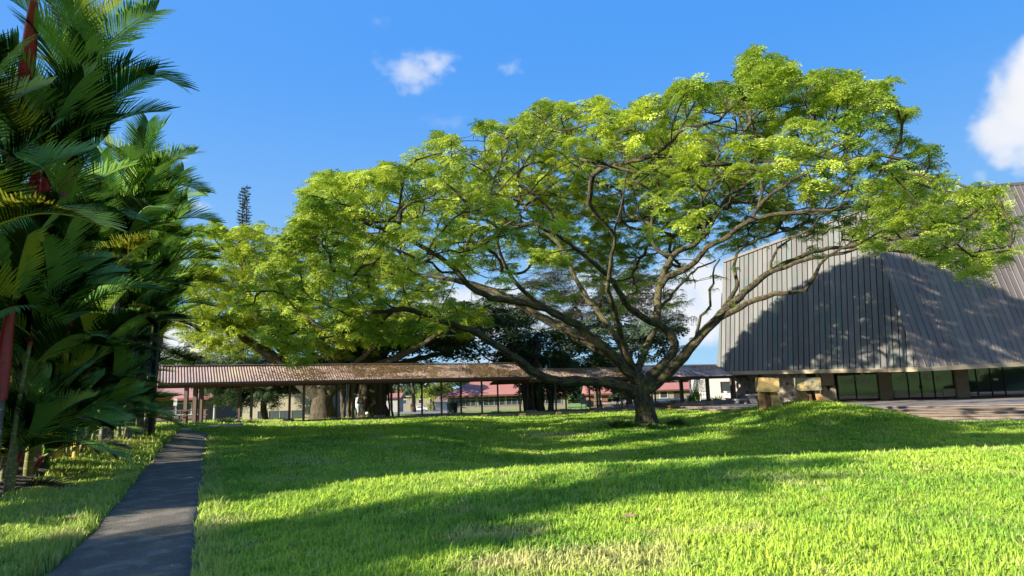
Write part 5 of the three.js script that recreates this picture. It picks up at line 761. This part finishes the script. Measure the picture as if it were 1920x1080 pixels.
sculpture('right of two stone sculptures, a mottled grey block on splayed legs', 36, { q: [[1492, 733], [1537, 731.5], [1534, 708], [1489, 709]], depth: 1.0, bx: 0.28, lead: 0.25 }, [{ q: [[1496, 763], [1521, 763], [1512, 732], [1498, 732.5]], depth: 0.8, m: 1 }, { q: [[1521, 763], [1528, 762], [1519, 732], [1513, 732]], depth: 0.75, m: 2 }, { q: [[1540, 763], [1564, 763], [1533, 731], [1526, 732]], depth: 0.7, m: 1, amp: 0.03 }], [mottled, orange, brownStone]);

// lamp post in the palm row
{
  const b = onGround(283, 822), top = P(291, 596, -b.z), H = top.y - b.y, teal = plain(0.012, 0.022, 0.030, 0.5);
  const t = thing('lamp_post', 'dark blue-green square lamp post among the palms beside the path', 'lamp post', b);
  part(t, 'pole', new MB().box(0, -0.3, 0, 0.15, H + 0.3, 0.15).geo(), teal); part(t, 'arm', new MB().bar(V(0, H - 0.02, 0), V(0.35, H + 0.02, 0), 0.07, 0.07).geo(), teal); part(t, 'base_plate', new MB().box(0, 0, 0, 0.28, 0.04, 0.28).geo(), teal);
  const lum = part(t, 'lamp_head', boxG(0.62, 0.16, 0.4, 0.03).translate(0.6, H - 0.06, 0), plain(0.06, 0.06, 0.065, 0.5)); part(lum, 'lens', boxG(0.4, 0.03, 0.28, 0.01).translate(0.6, H - 0.085, 0), plain(0.5, 0.5, 0.48, 0.3));
}
// concrete pad at the path end, rail, tables, bollard, sign
{
  const a = onGround(335, 808), b = onGround(400, 804), m = new MB(), n = V(0, 0, -1); const q = []; const y = Math.max(a.y, b.y) + 0.02; for (const yy of [y - 0.4, y + 0.06]) for (const p of [a, b, b.clone().addScaledVector(n, 2.2).add(V(0.3, 0, 0)), a.clone().addScaledVector(n, 2.2)]) q.push(V(p.x, yy, p.z)); m.hexa(q); struct('threshold_slab', m.geo(), std({ map: concreteMap, color: rgb(1.2, 1.15, 1.05) })).userData.label = 'pale concrete slab where the path meets the walkway';
}
const tableTop = plain(0.055, 0.022, 0.018, 0.6), steelDark = plain(0.03, 0.03, 0.032, 0.5);
function picnic(name, label, pos, turn, L, mat, leg) {
  const t = thing(name, label, 'table', pos, turn, null);
  for (let k = 0; k < 4; k++) part(t, 'plank', new MB().box(0, 0.72, -0.3 + k * 0.2, L, 0.04, 0.18).geo(), mat);
  for (const z of [-0.72, 0.72]) part(t, 'bench', new MB().box(0, 0.42, z, L, 0.04, 0.27).geo(), mat);
  for (const x of [-L * 0.34, L * 0.34]) part(t, 'leg', new MB().bar(V(x, 0, -0.72), V(x, 0.72, -0.1), 0.07, 0.07).bar(V(x, 0, 0.72), V(x, 0.72, 0.1), 0.07, 0.07).box(x, 0.36, 0, 0.06, 0.06, 1.6).geo(), leg);
  return t;
}
{
  const g = (px, d) => { const x = P(px, 760, d).x; return gAt(x, -d); };
  picnic('picnic_table', 'dark red picnic table at the left end of the walkway, beside the rail', g(312, 41.5), 0.3, 2.3, tableTop, steelDark); picnic('picnic_table', 'second dark red picnic table, farther back behind the left rail', g(345, 47), 0.25, 2.6, tableTop, steelDark);
  picnic('picnic_table', 'picnic table under the walkway left of the great trunk', g(1142, 58), -0.4, 2.2, plain(0.12, 0.10, 0.085), steelDark);
  const r = thing('hand_rail', 'dark red pipe rail at the left end of the walkway', 'rail', g(340, 39.2)), y1 = 1.0; for (const x of [-1.45, 0, 1.45]) part(r, 'rail_post', new THREE.CylinderGeometry(0.035, 0.035, 1.1, 8).translate(x, 0.5, 0), tableTop); for (const y of [0.72, y1]) part(r, 'rail_bar', new THREE.CylinderGeometry(0.035, 0.035, 3.1, 8).rotateZ(Math.PI / 2).translate(0, y, 0), tableTop);
  const bo = thing('bollard', 'white post with dark shaded side on the grass beyond the left walkway end', 'post', g(403, 62)); part(bo, 'shaft', new THREE.CylinderGeometry(0.12, 0.14, 1.45, 12).translate(0, 0.72, 0), plain(0.26, 0.25, 0.22)); part(bo, 'cap', new THREE.SphereGeometry(0.12, 12, 6, 0, 6.3, 0, 1.57).translate(0, 1.45, 0), plain(0.26, 0.25, 0.22));
  const si = thing('parking_sign', 'small white sign on a thin grey post beyond the left walkway end', 'sign', g(329, 60)); part(si, 'sign_post', new THREE.CylinderGeometry(0.03, 0.03, 2.1, 8).translate(0, 1.05, 0), plain(0.25, 0.25, 0.25, 0.5, 0.6)); part(si, 'sign_plate', boxG(0.32, 0.62, 0.02, 0.006).translate(0, 1.55, 0.04), plain(0.32, 0.32, 0.31, 0.5));
  // waste bin by the window band
  const bi = thing('waste_bin', 'dark grey waste bin left of the first window panes', 'bin', g(848, 62)); part(bi, 'bin_body', new THREE.CylinderGeometry(0.52, 0.44, 1.0, 16).translate(0, 0.5, 0), plain(0.045, 0.05, 0.055, 0.6)); part(bi, 'lid', new THREE.CylinderGeometry(0.5, 0.55, 0.12, 16).translate(0, 1.06, 0), plain(0.04, 0.045, 0.05, 0.6));
  // notice stand
  const no = thing('notice_stand', 'white notice stand under the walkway left of the great trunk', 'stand', g(1094, 60)); part(no, 'panel', boxG(0.5, 0.45, 0.05, 0.01).translate(0, 0.55, 0), whiteTrim); part(no, 'header', boxG(0.24, 0.4, 0.05, 0.01).translate(0.02, 1.1, 0), whiteTrim); for (const x of [-0.2, 0.2]) part(no, 'leg', new MB().box(x, 0, 0, 0.05, 0.6, 0.05).geo(), darkTrim);
}
// concrete table and bench before the stone wall, white rail, wooden benches at the walkway step
{
  const t = thing('concrete_table', 'concrete table with slanted legs in front of the stone set wall', 'table', V(P(1420, 740, 54).x, PLAZA, -54), 0.2); part(t, 'table_top', boxG(1.7, 0.12, 0.8, 0.03).translate(0, 0.7, 0), concrete); for (const s of [-1, 1]) part(t, 'leg', new MB().bar(V(s * 0.3, 0, 0), V(s * 0.55, 0.7, 0), 0.5, 0.16, V(0, 0, 1)).geo(), concrete);
  const b = thing('concrete_bench', 'concrete bench beside the slant legged table', 'bench', V(P(1388, 742, 54.5).x, PLAZA, -54.5), 0.2); part(b, 'seat', boxG(1.2, 0.14, 0.5, 0.03).translate(0, 0.34, 0), concrete); for (const s of [-0.38, 0.38]) part(b, 'leg', boxG(0.18, 0.36, 0.4, 0.02).translate(s, 0, 0), concrete);
  const rail = (px, d, label, turn) => { const x = P(px, 745, d).x, r = thing('white_rail', label, 'rail', gAt(x, -d).setY(Math.max(ground(x, -d), -0.1)), turn, 'white rails beside the right walkway'); for (const k of [-0.6, 0, 0.6]) part(r, 'rail_post', new MB().box(k, 0, 0, 0.07, 1.25, 0.07).geo(), whiteTrim); for (const y of [0.55, 0.9, 1.2]) part(r, 'rail_bar', new MB().box(0, y, 0.05, 1.4, 0.06, 0.05).geo(), whiteTrim); };
  rail(1361, 64, 'white rail against the white wall, next to the stone set wall', 1.1); rail(1318, 66, 'white rail among the plants between the two right walkway posts', 0.9);
  for (const [k, label] of [[0, 'upper of two long timber beams at the walkway step right of the trunk'], [1, 'lower of two long timber beams at the walkway step right of the trunk']]) { const s0 = sOfPx(1250, -0.6 - k * 0.5), s1 = sOfPx(1325, -0.6 - k * 0.5), m = solo('timber_beam', new MB().bar(wAt(s0, -0.6 - k * 0.5, 0.2 - k * 0.2), wAt(s1, -0.6 - k * 0.5, 0.2 - k * 0.2), 0.4, 0.17).geo(), plain(0.22, 0.13, 0.055, 0.8), label, 'timber beam'); }
}
// plants at the right walkway, by the post feet and round the trunk
function bush(name, label, pos, n, h, w, colors, seed, group) {
  const R = rng(seed), t = thing(name, label, 'plant', pos, 0, group), m = new MB();
  for (let k = 0; k < n; k++) { const a = R() * 6.28, l = h * (0.6 + 0.5 * R()), o = w * R(), D = V(Math.cos(a), 0, Math.sin(a)), s = V(-D.z, 0, D.x), bw = 0.03 + 0.04 * R(), p0 = D.clone().multiplyScalar(o * 0.3), p1 = D.clone().multiplyScalar(o * 0.6).add(V(0, l * 0.65, 0)), p2 = D.clone().multiplyScalar(o * 1.1 + 0.1).add(V(0, l * (0.75 + 0.25 * R()), 0)); m.quad(p0.clone().addScaledVector(s, -bw * 0.5), p0.clone().addScaledVector(s, bw * 0.5), p1.clone().addScaledVector(s, bw), p1.clone().addScaledVector(s, -bw)); m.quad(p1.clone().addScaledVector(s, -bw), p1.clone().addScaledVector(s, bw), p2.clone().addScaledVector(s, bw * 0.1), p2.clone().addScaledVector(s, -bw * 0.1)); }
  part(t, 'leaves', m.geo(), leafMat(...colors, 0.3)); part(t, 'stem', new MB().tube([V(0, -0.1, 0), V(0.03, h * 0.4, 0)], [0.03, 0.015], 5).geo(), barkGrey);
}
{
  const g = (px, d) => gAt(P(px, 760, d).x, -d);
  bush('tall_plant', 'bright green strap leaved plant between the right walkway posts', g(1307, 62), 90, 1.9, 0.8, [0.16, 0.26, 0.03], 1); bush('tall_plant', 'second green strap leaved plant left of the bright one', g(1296, 63), 60, 1.5, 0.8, [0.10, 0.18, 0.025], 2);
  bush('shrub', 'dark round shrub against the white wall', g(1345, 65), 130, 1.3, 1.0, [0.045, 0.09, 0.02], 3); bush('shrub', 'low yellow shrub near the lane right of the trunk', g(1262, 60), 70, 0.8, 0.9, [0.16, 0.2, 0.04], 4);
  bush('weeds', 'weeds at the foot of the second walkway post', g(470, 38), 60, 0.4, 0.7, [0.10, 0.16, 0.04], 5); bush('weeds', 'pale flowered weeds beside the walkway post feet', g(485, 37.6), 50, 0.35, 0.6, [0.16, 0.18, 0.09], 6);
  bush('weeds', 'weeds left of the great trunk foot', gAt(5.0, -32.4), 150, 0.5, 1.2, [0.10, 0.19, 0.03], 7); bush('weeds', 'weeds right of the great trunk foot', gAt(7.6, -32.3), 120, 0.45, 1.0, [0.08, 0.16, 0.03], 8); bush('weeds', 'longer grass clump before the great trunk', gAt(6.2, -31.6), 90, 0.35, 0.9, [0.12, 0.22, 0.03], 9);
  bush('shrub', 'low shrub beside the concrete block at the left walkway end', g(425, 40), 90, 0.6, 1.2, [0.07, 0.12, 0.03], 10); bush('shrub', 'shrub left of the far white house', g(808, 150), 120, 2.2, 2.4, [0.2, 0.26, 0.04], 12); bush('tall_plant', 'strap leaved plant beside the second banyan', g(1013, 55.5), 70, 2.4, 0.8, [0.06, 0.11, 0.04], 13); bush('flower_plant', 'small plant with white flower right of the standing person', g(690, 46.2), 40, 0.6, 0.35, [0.14, 0.2, 0.06], 14);
  const w = g(688.5, 46); solo('white_flower', new THREE.IcosahedronGeometry(0.13, 1).scale(1, 0.75, 1), plain(0.75, 0.75, 0.72), 'round white flower head beside the standing person', 'flower', w.add(V(0, 0.48, 0)));
}
{ // brown leaf on the lawn
  const p = onGround(1182, 984), s = new THREE.Shape(); s.moveTo(-0.09, 0); s.quadraticCurveTo(-0.02, 0.06, 0.09, 0.01); s.quadraticCurveTo(0, -0.06, -0.09, 0); const g = new THREE.ExtrudeGeometry(s, { depth: 0.004, bevelEnabled: false, curveSegments: 6 }); g.rotateX(-1.2); solo('dead_leaf', g, plain(0.30, 0.15, 0.10, 0.9), 'single curled brown dead leaf lying on the shaded lawn', 'leaf', p.add(V(0, 0.1, 0)));
}
{ // bird
  const p = P(1765, 303, 60), t = thing('bird', 'small dark bird flying right of the crown', 'bird', p), m = plain(0.02, 0.02, 0.022, 0.8); const b = new THREE.SphereGeometry(0.09, 12, 8).scale(2.1, 0.8, 0.8); part(t, 'body', b, m); part(t, 'head', new THREE.SphereGeometry(0.06, 10, 8).translate(0.2, 0.04, 0), m); part(t, 'beak', new THREE.ConeGeometry(0.018, 0.07, 6).rotateZ(-1.57).translate(0.28, 0.035, 0), m);
  for (const s of [-1, 1]) { const w = new THREE.Shape(); w.moveTo(-0.1, 0); w.lineTo(0.1, 0); w.lineTo(0.02, 0.4); w.lineTo(-0.1, 0.34); w.closePath(); const g = new THREE.ExtrudeGeometry(w, { depth: 0.014, bevelEnabled: false }); g.rotateX(s > 0 ? 0.95 : -0.75); part(t, 'wing', g, m); }
  const tl = new THREE.Shape(); tl.moveTo(0, -0.03); tl.lineTo(-0.22, -0.08); tl.lineTo(-0.22, 0.08); tl.lineTo(0, 0.03); part(t, 'tail', new THREE.ExtrudeGeometry(tl, { depth: 0.012, bevelEnabled: false }).rotateX(-1.57).translate(-0.14, 0, 0), m); t.rotation.set(0.1, 0.5, 0.3);
}
// ───────────────────────── the person standing under the walkway roof ─────────────────────────
function sdfMesh(bones, lo, hi, cell, k = 0.05) {                  // bones: [a, b, ra, rb]
  const n = Math.ceil(Math.max(hi.x - lo.x, hi.y - lo.y, hi.z - lo.z) / cell) + 2, mc = new MarchingCubes(n, std({}), false, false, 160000), size = n * cell, f = mc.field; mc.isolation = 0;
  for (let z = 0; z < n; z++) for (let y = 0; y < n; y++) for (let x = 0; x < n; x++) {
    const px = lo.x + x * cell, py = lo.y + y * cell, pz = lo.z + z * cell; let d = 9;
    for (const [a, b, ra, rb] of bones) { const ax = b.x - a.x, ay = b.y - a.y, az = b.z - a.z, t = clamp(((px - a.x) * ax + (py - a.y) * ay + (pz - a.z) * az) / (ax * ax + ay * ay + az * az + 1e-9), 0, 1), e = Math.hypot(px - a.x - ax * t, py - a.y - ay * t, pz - a.z - az * t) - mix(ra, rb, t), h = clamp(0.5 + 0.5 * (d - e) / k, 0, 1); d = mix(d, e, h) - k * h * (1 - h); }
    f[x + y * n + z * n * n] = -d;
  }
  mc.update(); const c = mc.count, g = new THREE.BufferGeometry(), p = mc.positionArray.slice(0, c * 3), N = mc.normalArray.slice(0, c * 3);
  for (let i = 0; i < c; i++) for (let j = 0; j < 3; j++) p[i * 3 + j] = lo.getComponent(j) + (p[i * 3 + j] + 1) / 2 * size;
  g.setAttribute('position', new THREE.BufferAttribute(p, 3)); g.setAttribute('normal', new THREE.BufferAttribute(N, 3)); return g;
}
{
  const x = P(672, 770, 46).x, base = V(x, Math.max(ground(x, -46), P(672, 786, 46).y), -46), t = thing('person', 'person in white shirt and pale shorts standing before the banyan roots', 'person', base, 0), skin = plain(0.10, 0.055, 0.035, 0.6);
  // faces right (+x), head a little bowed, forearm raised before the body
  const hip = [V(0, 0.86, 0.09), V(0, 0.86, -0.09)], sho = [V(-0.02, 1.36, 0.17), V(-0.02, 1.36, -0.17)], neck = V(0.01, 1.42, 0), head = V(0.05, 1.56, 0);
  const fing = (w, dir, up, s) => { const o = []; for (let k = 0; k < 4; k++) { const b = w.clone().addScaledVector(dir, 0.085).addScaledVector(up, (k - 1.5) * 0.019), m = b.clone().addScaledVector(dir, 0.04).add(V(0, -0.012, 0)), e = m.clone().addScaledVector(dir, [0.02, 0.03, 0.027, 0.015][k]).add(V(0, -0.03, 0)); o.push([b, m, 0.009, 0.008], [m, e, 0.008, 0.007]); } const th = w.clone().addScaledVector(dir, 0.03).addScaledVector(up, s * 0.03); o.push([th, th.clone().addScaledVector(dir, 0.04).addScaledVector(up, s * 0.025), 0.011, 0.009]); o.push([w, w.clone().addScaledVector(dir, 0.085), 0.026, 0.03]); return o; };
  const elb = [V(-0.05, 1.10, 0.25), V(-0.02, 1.08, -0.24)], wr = [V(0.19, 1.16, 0.17), V(0.22, 1.0, -0.14)];
  const knee = [V(0.03, 0.47, 0.11), V(0.05, 0.47, -0.10)], ank = [V(-0.01, 0.09, 0.11), V(0.03, 0.09, -0.11)], toe = [V(0.17, 0.035, 0.12), V(0.21, 0.035, -0.12)];
  const bones = [[V(0, 0.9, 0), V(0, 1.15, 0), 0.14, 0.13], [V(0, 1.15, 0), V(-0.01, 1.33, 0), 0.13, 0.12], [sho[0], sho[1], 0.065, 0.065], [neck, head, 0.055, 0.06]];
  for (const k of [0, 1]) bones.push([hip[k], knee[k], 0.095, 0.058], [knee[k], ank[k], 0.056, 0.036], [ank[k], toe[k], 0.042, 0.028], [sho[k], elb[k], 0.055, 0.043], [elb[k], wr[k], 0.041, 0.028]);
  const body = sdfMesh(bones, V(-0.35, -0.02, -0.4), V(0.4, 1.75, 0.4), 0.02, 0.035), H = sdfMesh([[V(0.02, 1.6, 0), V(0.05, 1.6, 0), 0.092, 0.09], [V(0.05, 1.53, 0), V(0.10, 1.5, 0), 0.065, 0.04], [V(0.13, 1.565, 0), V(0.155, 1.55, 0), 0.016, 0.018], [V(0.115, 1.52, 0.02), V(0.115, 1.52, -0.02), 0.016, 0.016], [V(0.03, 1.57, 0.088), V(0.02, 1.55, 0.09), 0.02, 0.014], [V(0.03, 1.57, -0.088), V(0.02, 1.55, -0.09), 0.02, 0.014]], V(-0.1, 1.4, -0.14), V(0.2, 1.74, 0.14), 0.006, 0.02);
  const hands = [0, 1].map((k) => sdfMesh(fing(wr[k], wr[k].clone().sub(elb[k]).normalize(), V(0, 0.9, k ? -0.3 : 0.3).normalize(), 1), wr[k].clone().add(V(-0.1, -0.12, -0.12)), wr[k].clone().add(V(0.24, 0.14, 0.14)), 0.005, 0.006));
  part(t, 'body', mergeGeometries([body, H, ...hands]), skin);
  part(t, 'hair', sdfMesh([[V(0.0, 1.635, 0), V(0.04, 1.65, 0), 0.095, 0.08], [V(-0.04, 1.6, 0), V(-0.05, 1.54, 0), 0.085, 0.06]], V(-0.18, 1.44, -0.14), V(0.17, 1.78, 0.14), 0.008, 0.03), plain(0.012, 0.009, 0.008, 0.6));
  for (const z of [-0.034, 0.034]) part(t, 'eye', new THREE.SphereGeometry(0.011, 8, 6).translate(0.128, 1.6, z), plain(0.3, 0.3, 0.3, 0.2));
  const shirt = [[V(0, 0.84, 0), V(-0.01, 1.15, 0), 0.19, 0.185], [V(-0.01, 1.15, 0), V(-0.03, 1.33, 0), 0.185, 0.15], [sho[0], sho[1], 0.085, 0.085]]; for (const k of [0, 1]) shirt.push([sho[k], sho[k].clone().lerp(elb[k], 0.72), 0.08, 0.072]);
  part(t, 'shirt', sdfMesh(shirt, V(-0.3, 0.62, -0.42), V(0.3, 1.5, 0.42), 0.018, 0.03), plain(0.46, 0.47, 0.48, 0.9));
  const shorts = [[V(0, 0.9, 0), V(0, 0.82, 0), 0.15, 0.15]]; for (const k of [0, 1]) shorts.push([hip[k], hip[k].clone().lerp(knee[k], 0.92), 0.115, 0.095]);
  part(t, 'shorts', sdfMesh(shorts, V(-0.3, 0.35, -0.3), V(0.3, 1.05, 0.3), 0.018, 0.03), plain(0.24, 0.29, 0.37, 0.9));
}

// ───────────────────────── lawn ─────────────────────────
{
  const R = rng(1234);
  function tuft(seed, n, spread, h, w) {
    const r = rng(seed), m = new MB();
    for (let k = 0; k < n; k++) {
      const a = r() * 6.283, o = spread * Math.sqrt(r()), ph = r() * 6.283, b = V(Math.cos(a) * o, -0.01, Math.sin(a) * o), lean = (0.15 + 0.75 * r()), L = h * (0.55 + 0.6 * r()), D = V(Math.cos(ph), 0, Math.sin(ph)), s = V(-D.z, 0, D.x), ww = w * (0.7 + 0.6 * r());
      const p1 = b.clone().addScaledVector(D, L * 0.25 * lean).add(V(0, L * 0.55, 0)), p2 = b.clone().addScaledVector(D, L * 0.95 * lean).add(V(0, L * (0.95 - 0.35 * lean), 0)), nn = s.clone().cross(p2.clone().sub(b)).normalize(); if (nn.y < 0) nn.negate(); const n2 = nn.clone().add(V(0, 0.5, 0)).normalize();
      const i = [[b, -0.4], [b, 0.4], [p1, -0.5], [p1, 0.5]].map(([p, q]) => m.v(p.clone().addScaledVector(s, q * ww), n2, 0, 0)), t = m.v(p2, n2, 0, 1); m.i.push(i[0], i[1], i[3], i[0], i[3], i[2], i[2], i[3], t);
    }
    return m.geo();
  }
  const kinds = [
    { geos: [1, 2, 3].map((s) => tuft(s, 16, 0.07, 0.115, 0.011)), z0: 4.4, z1: 9, dens: 420 },
    { geos: [4, 5, 6].map((s) => tuft(s, 18, 0.10, 0.12, 0.014)), z0: 9, z1: 16, dens: 190 },
    { geos: [7, 8].map((s) => tuft(s, 22, 0.17, 0.125, 0.02)), z0: 16, z1: 29, dens: 62 },
    { geos: [9, 10].map((s) => tuft(s, 26, 0.30, 0.15, 0.032)), z0: 29, z1: 60, dens: 22 },
  ];
  const blade = leafMat(1, 1, 1, 0.35), M = new THREE.Matrix4(), q = new THREE.Quaternion(), c = new THREE.Color(), lists = new Map();
  const inPlaza = (x, d) => x > table([[-99, 12], [10, 12], [12, 12]], 0) && ((d > 50 && x > 9.5) || (x > 13 && d > 46 - (x - 13.2) * 1.9 && x < 19.4) || (x >= 19.2 && d > 35.4 - (x - 19.4) * 0.36));
  for (const k of kinds) {
    const area = (k.z1 ** 2 - k.z0 ** 2) / 2 * 1.75, n = Math.round(area * k.dens);
    for (let i = 0; i < n; i++) {
      const d = Math.sqrt(mix(k.z0 ** 2, k.z1 ** 2, R())), x = (R() - 0.5) * 1.75 * d, z = -d;
      if (onPath(x, z, -0.05 + 0.10 * fbm(x * 3, z * 3, 1, 2))) continue; if (inPlaza(x, d)) continue;
      const b = bedness(x, z); if (R() < b * 1.15) continue;
      const left = x < edgeAt(pathL, z), dr = dryness(x, z), pe = Math.min(Math.abs(x - edgeAt(pathR, z)), Math.abs(x - edgeAt(pathL, z))), edge = z > pathEnd && pe < 0.3 ? 1 : 0;
      const p = wAtOffset(x, z); if (p) continue;
      if (R() < dr * 0.45) continue;
      const tall = (0.45 + 0.55 * fbm(x * 0.9, z * 0.9, 6, 3) + 0.6 * fbm(x * 3.1, z * 3.1, 2, 2)) * (left ? 1.35 : 1) * (edge ? 1.25 : 1) * (0.8 + 0.45 * R()) * (d > 13 && d < 15.5 ? 0.8 : 1);
      q.setFromEuler(new THREE.Euler((R() - 0.5) * 0.3, R() * 6.283, (R() - 0.5) * 0.3)); const s = 0.85 + 0.4 * R(); M.compose(V(x, ground(x, z), z), q, V(s, s * tall, s));
      const g = k.geos[Math.floor(R() * k.geos.length)]; if (!lists.has(g)) lists.set(g, []);
      const t = clamp(0.5 + (fbm(x * 0.45, z * 0.45, 3, 4) - 0.5) * 1.7 + (fbm(x * 2.6, z * 2.6, 5, 2) - 0.5) * 0.9 + (R() - 0.5) * 0.5, 0, 1), straw = clamp(dr * 0.7 + (R() < 0.06 ? 0.6 : 0) + 0.5 * sstep(0.62, 0.78, fbm(x * 1.3, z * 1.3, 9, 4)) + (left || edge ? 0.15 + 0.2 * R() : 0), 0, 1);
      lists.get(g).push([M.clone(), mix(mix(0.21, 0.45, t), 0.58, straw), mix(mix(0.40, 0.60, t), 0.54, straw), mix(mix(0.036, 0.06, t), 0.20, straw)]);
    }
  }
  for (const [g, l] of lists) { const m = new THREE.InstancedMesh(g, blade, l.length); l.forEach(([mt, r, gg, b], i) => { m.setMatrixAt(i, mt); m.setColorAt(i, c.setRGB(r, gg, b)); }); m.name = numbered('lawn_grass'); m.receiveShadow = m.castShadow = true; tag(m, 'green lawn grass covering the ground', 'grass', null, 'stuff'); scene.add(m); }
  { // small fallen leaves scattered on the lawn and a few on the path
    const n = 520, lf = new THREE.PlaneGeometry(0.055, 0.03), mm = new THREE.InstancedMesh(lf, std({ side: THREE.DoubleSide, roughness: 1 }), n); let k = 0;
    for (let i = 0; i < n * 3 && k < n; i++) { const d = Math.sqrt(mix(25, 1100, R())), x = (R() - 0.5) * 1.6 * d, z = -d, pth = onPath(x, z, 0); if (inPlaza(x, d) || (!pth && R() < 0.35)) continue; q.setFromEuler(new THREE.Euler(-1.57 + (R() - 0.5) * 0.9, (R() - 0.5) * 0.8, R() * 6.3)); const s = (pth ? 0.5 : 0.8) + 0.9 * R(); M.compose(V(x, ground(x, z) + (pth ? 0.068 : 0.07 + 0.04 * R()), z), q, V(s, s, s)); mm.setMatrixAt(k, M); const t = R(); mm.setColorAt(k++, c.setRGB(mix(0.14, 0.46, t), mix(0.08, 0.34, t), mix(0.03, 0.12, t))); }
    mm.count = k; mm.name = 'scattered_leaves'; mm.castShadow = mm.receiveShadow = true; tag(mm, 'small dry leaves scattered over lawn and path', 'fallen leaves', null, 'stuff'); scene.add(mm);
  }
  console.log('tufts', [...lists.values()].reduce((s, l) => s + l.length, 0));
}
function wAtOffset(x, z) { const q = V(x, 0, z).sub(wO), o = q.x * wB.x + q.z * wB.z, s = q.x * wD.x + q.z * wD.z; return o > -0.2 && o < 2.9 && s > -8; }

renderer.render(scene, camera);
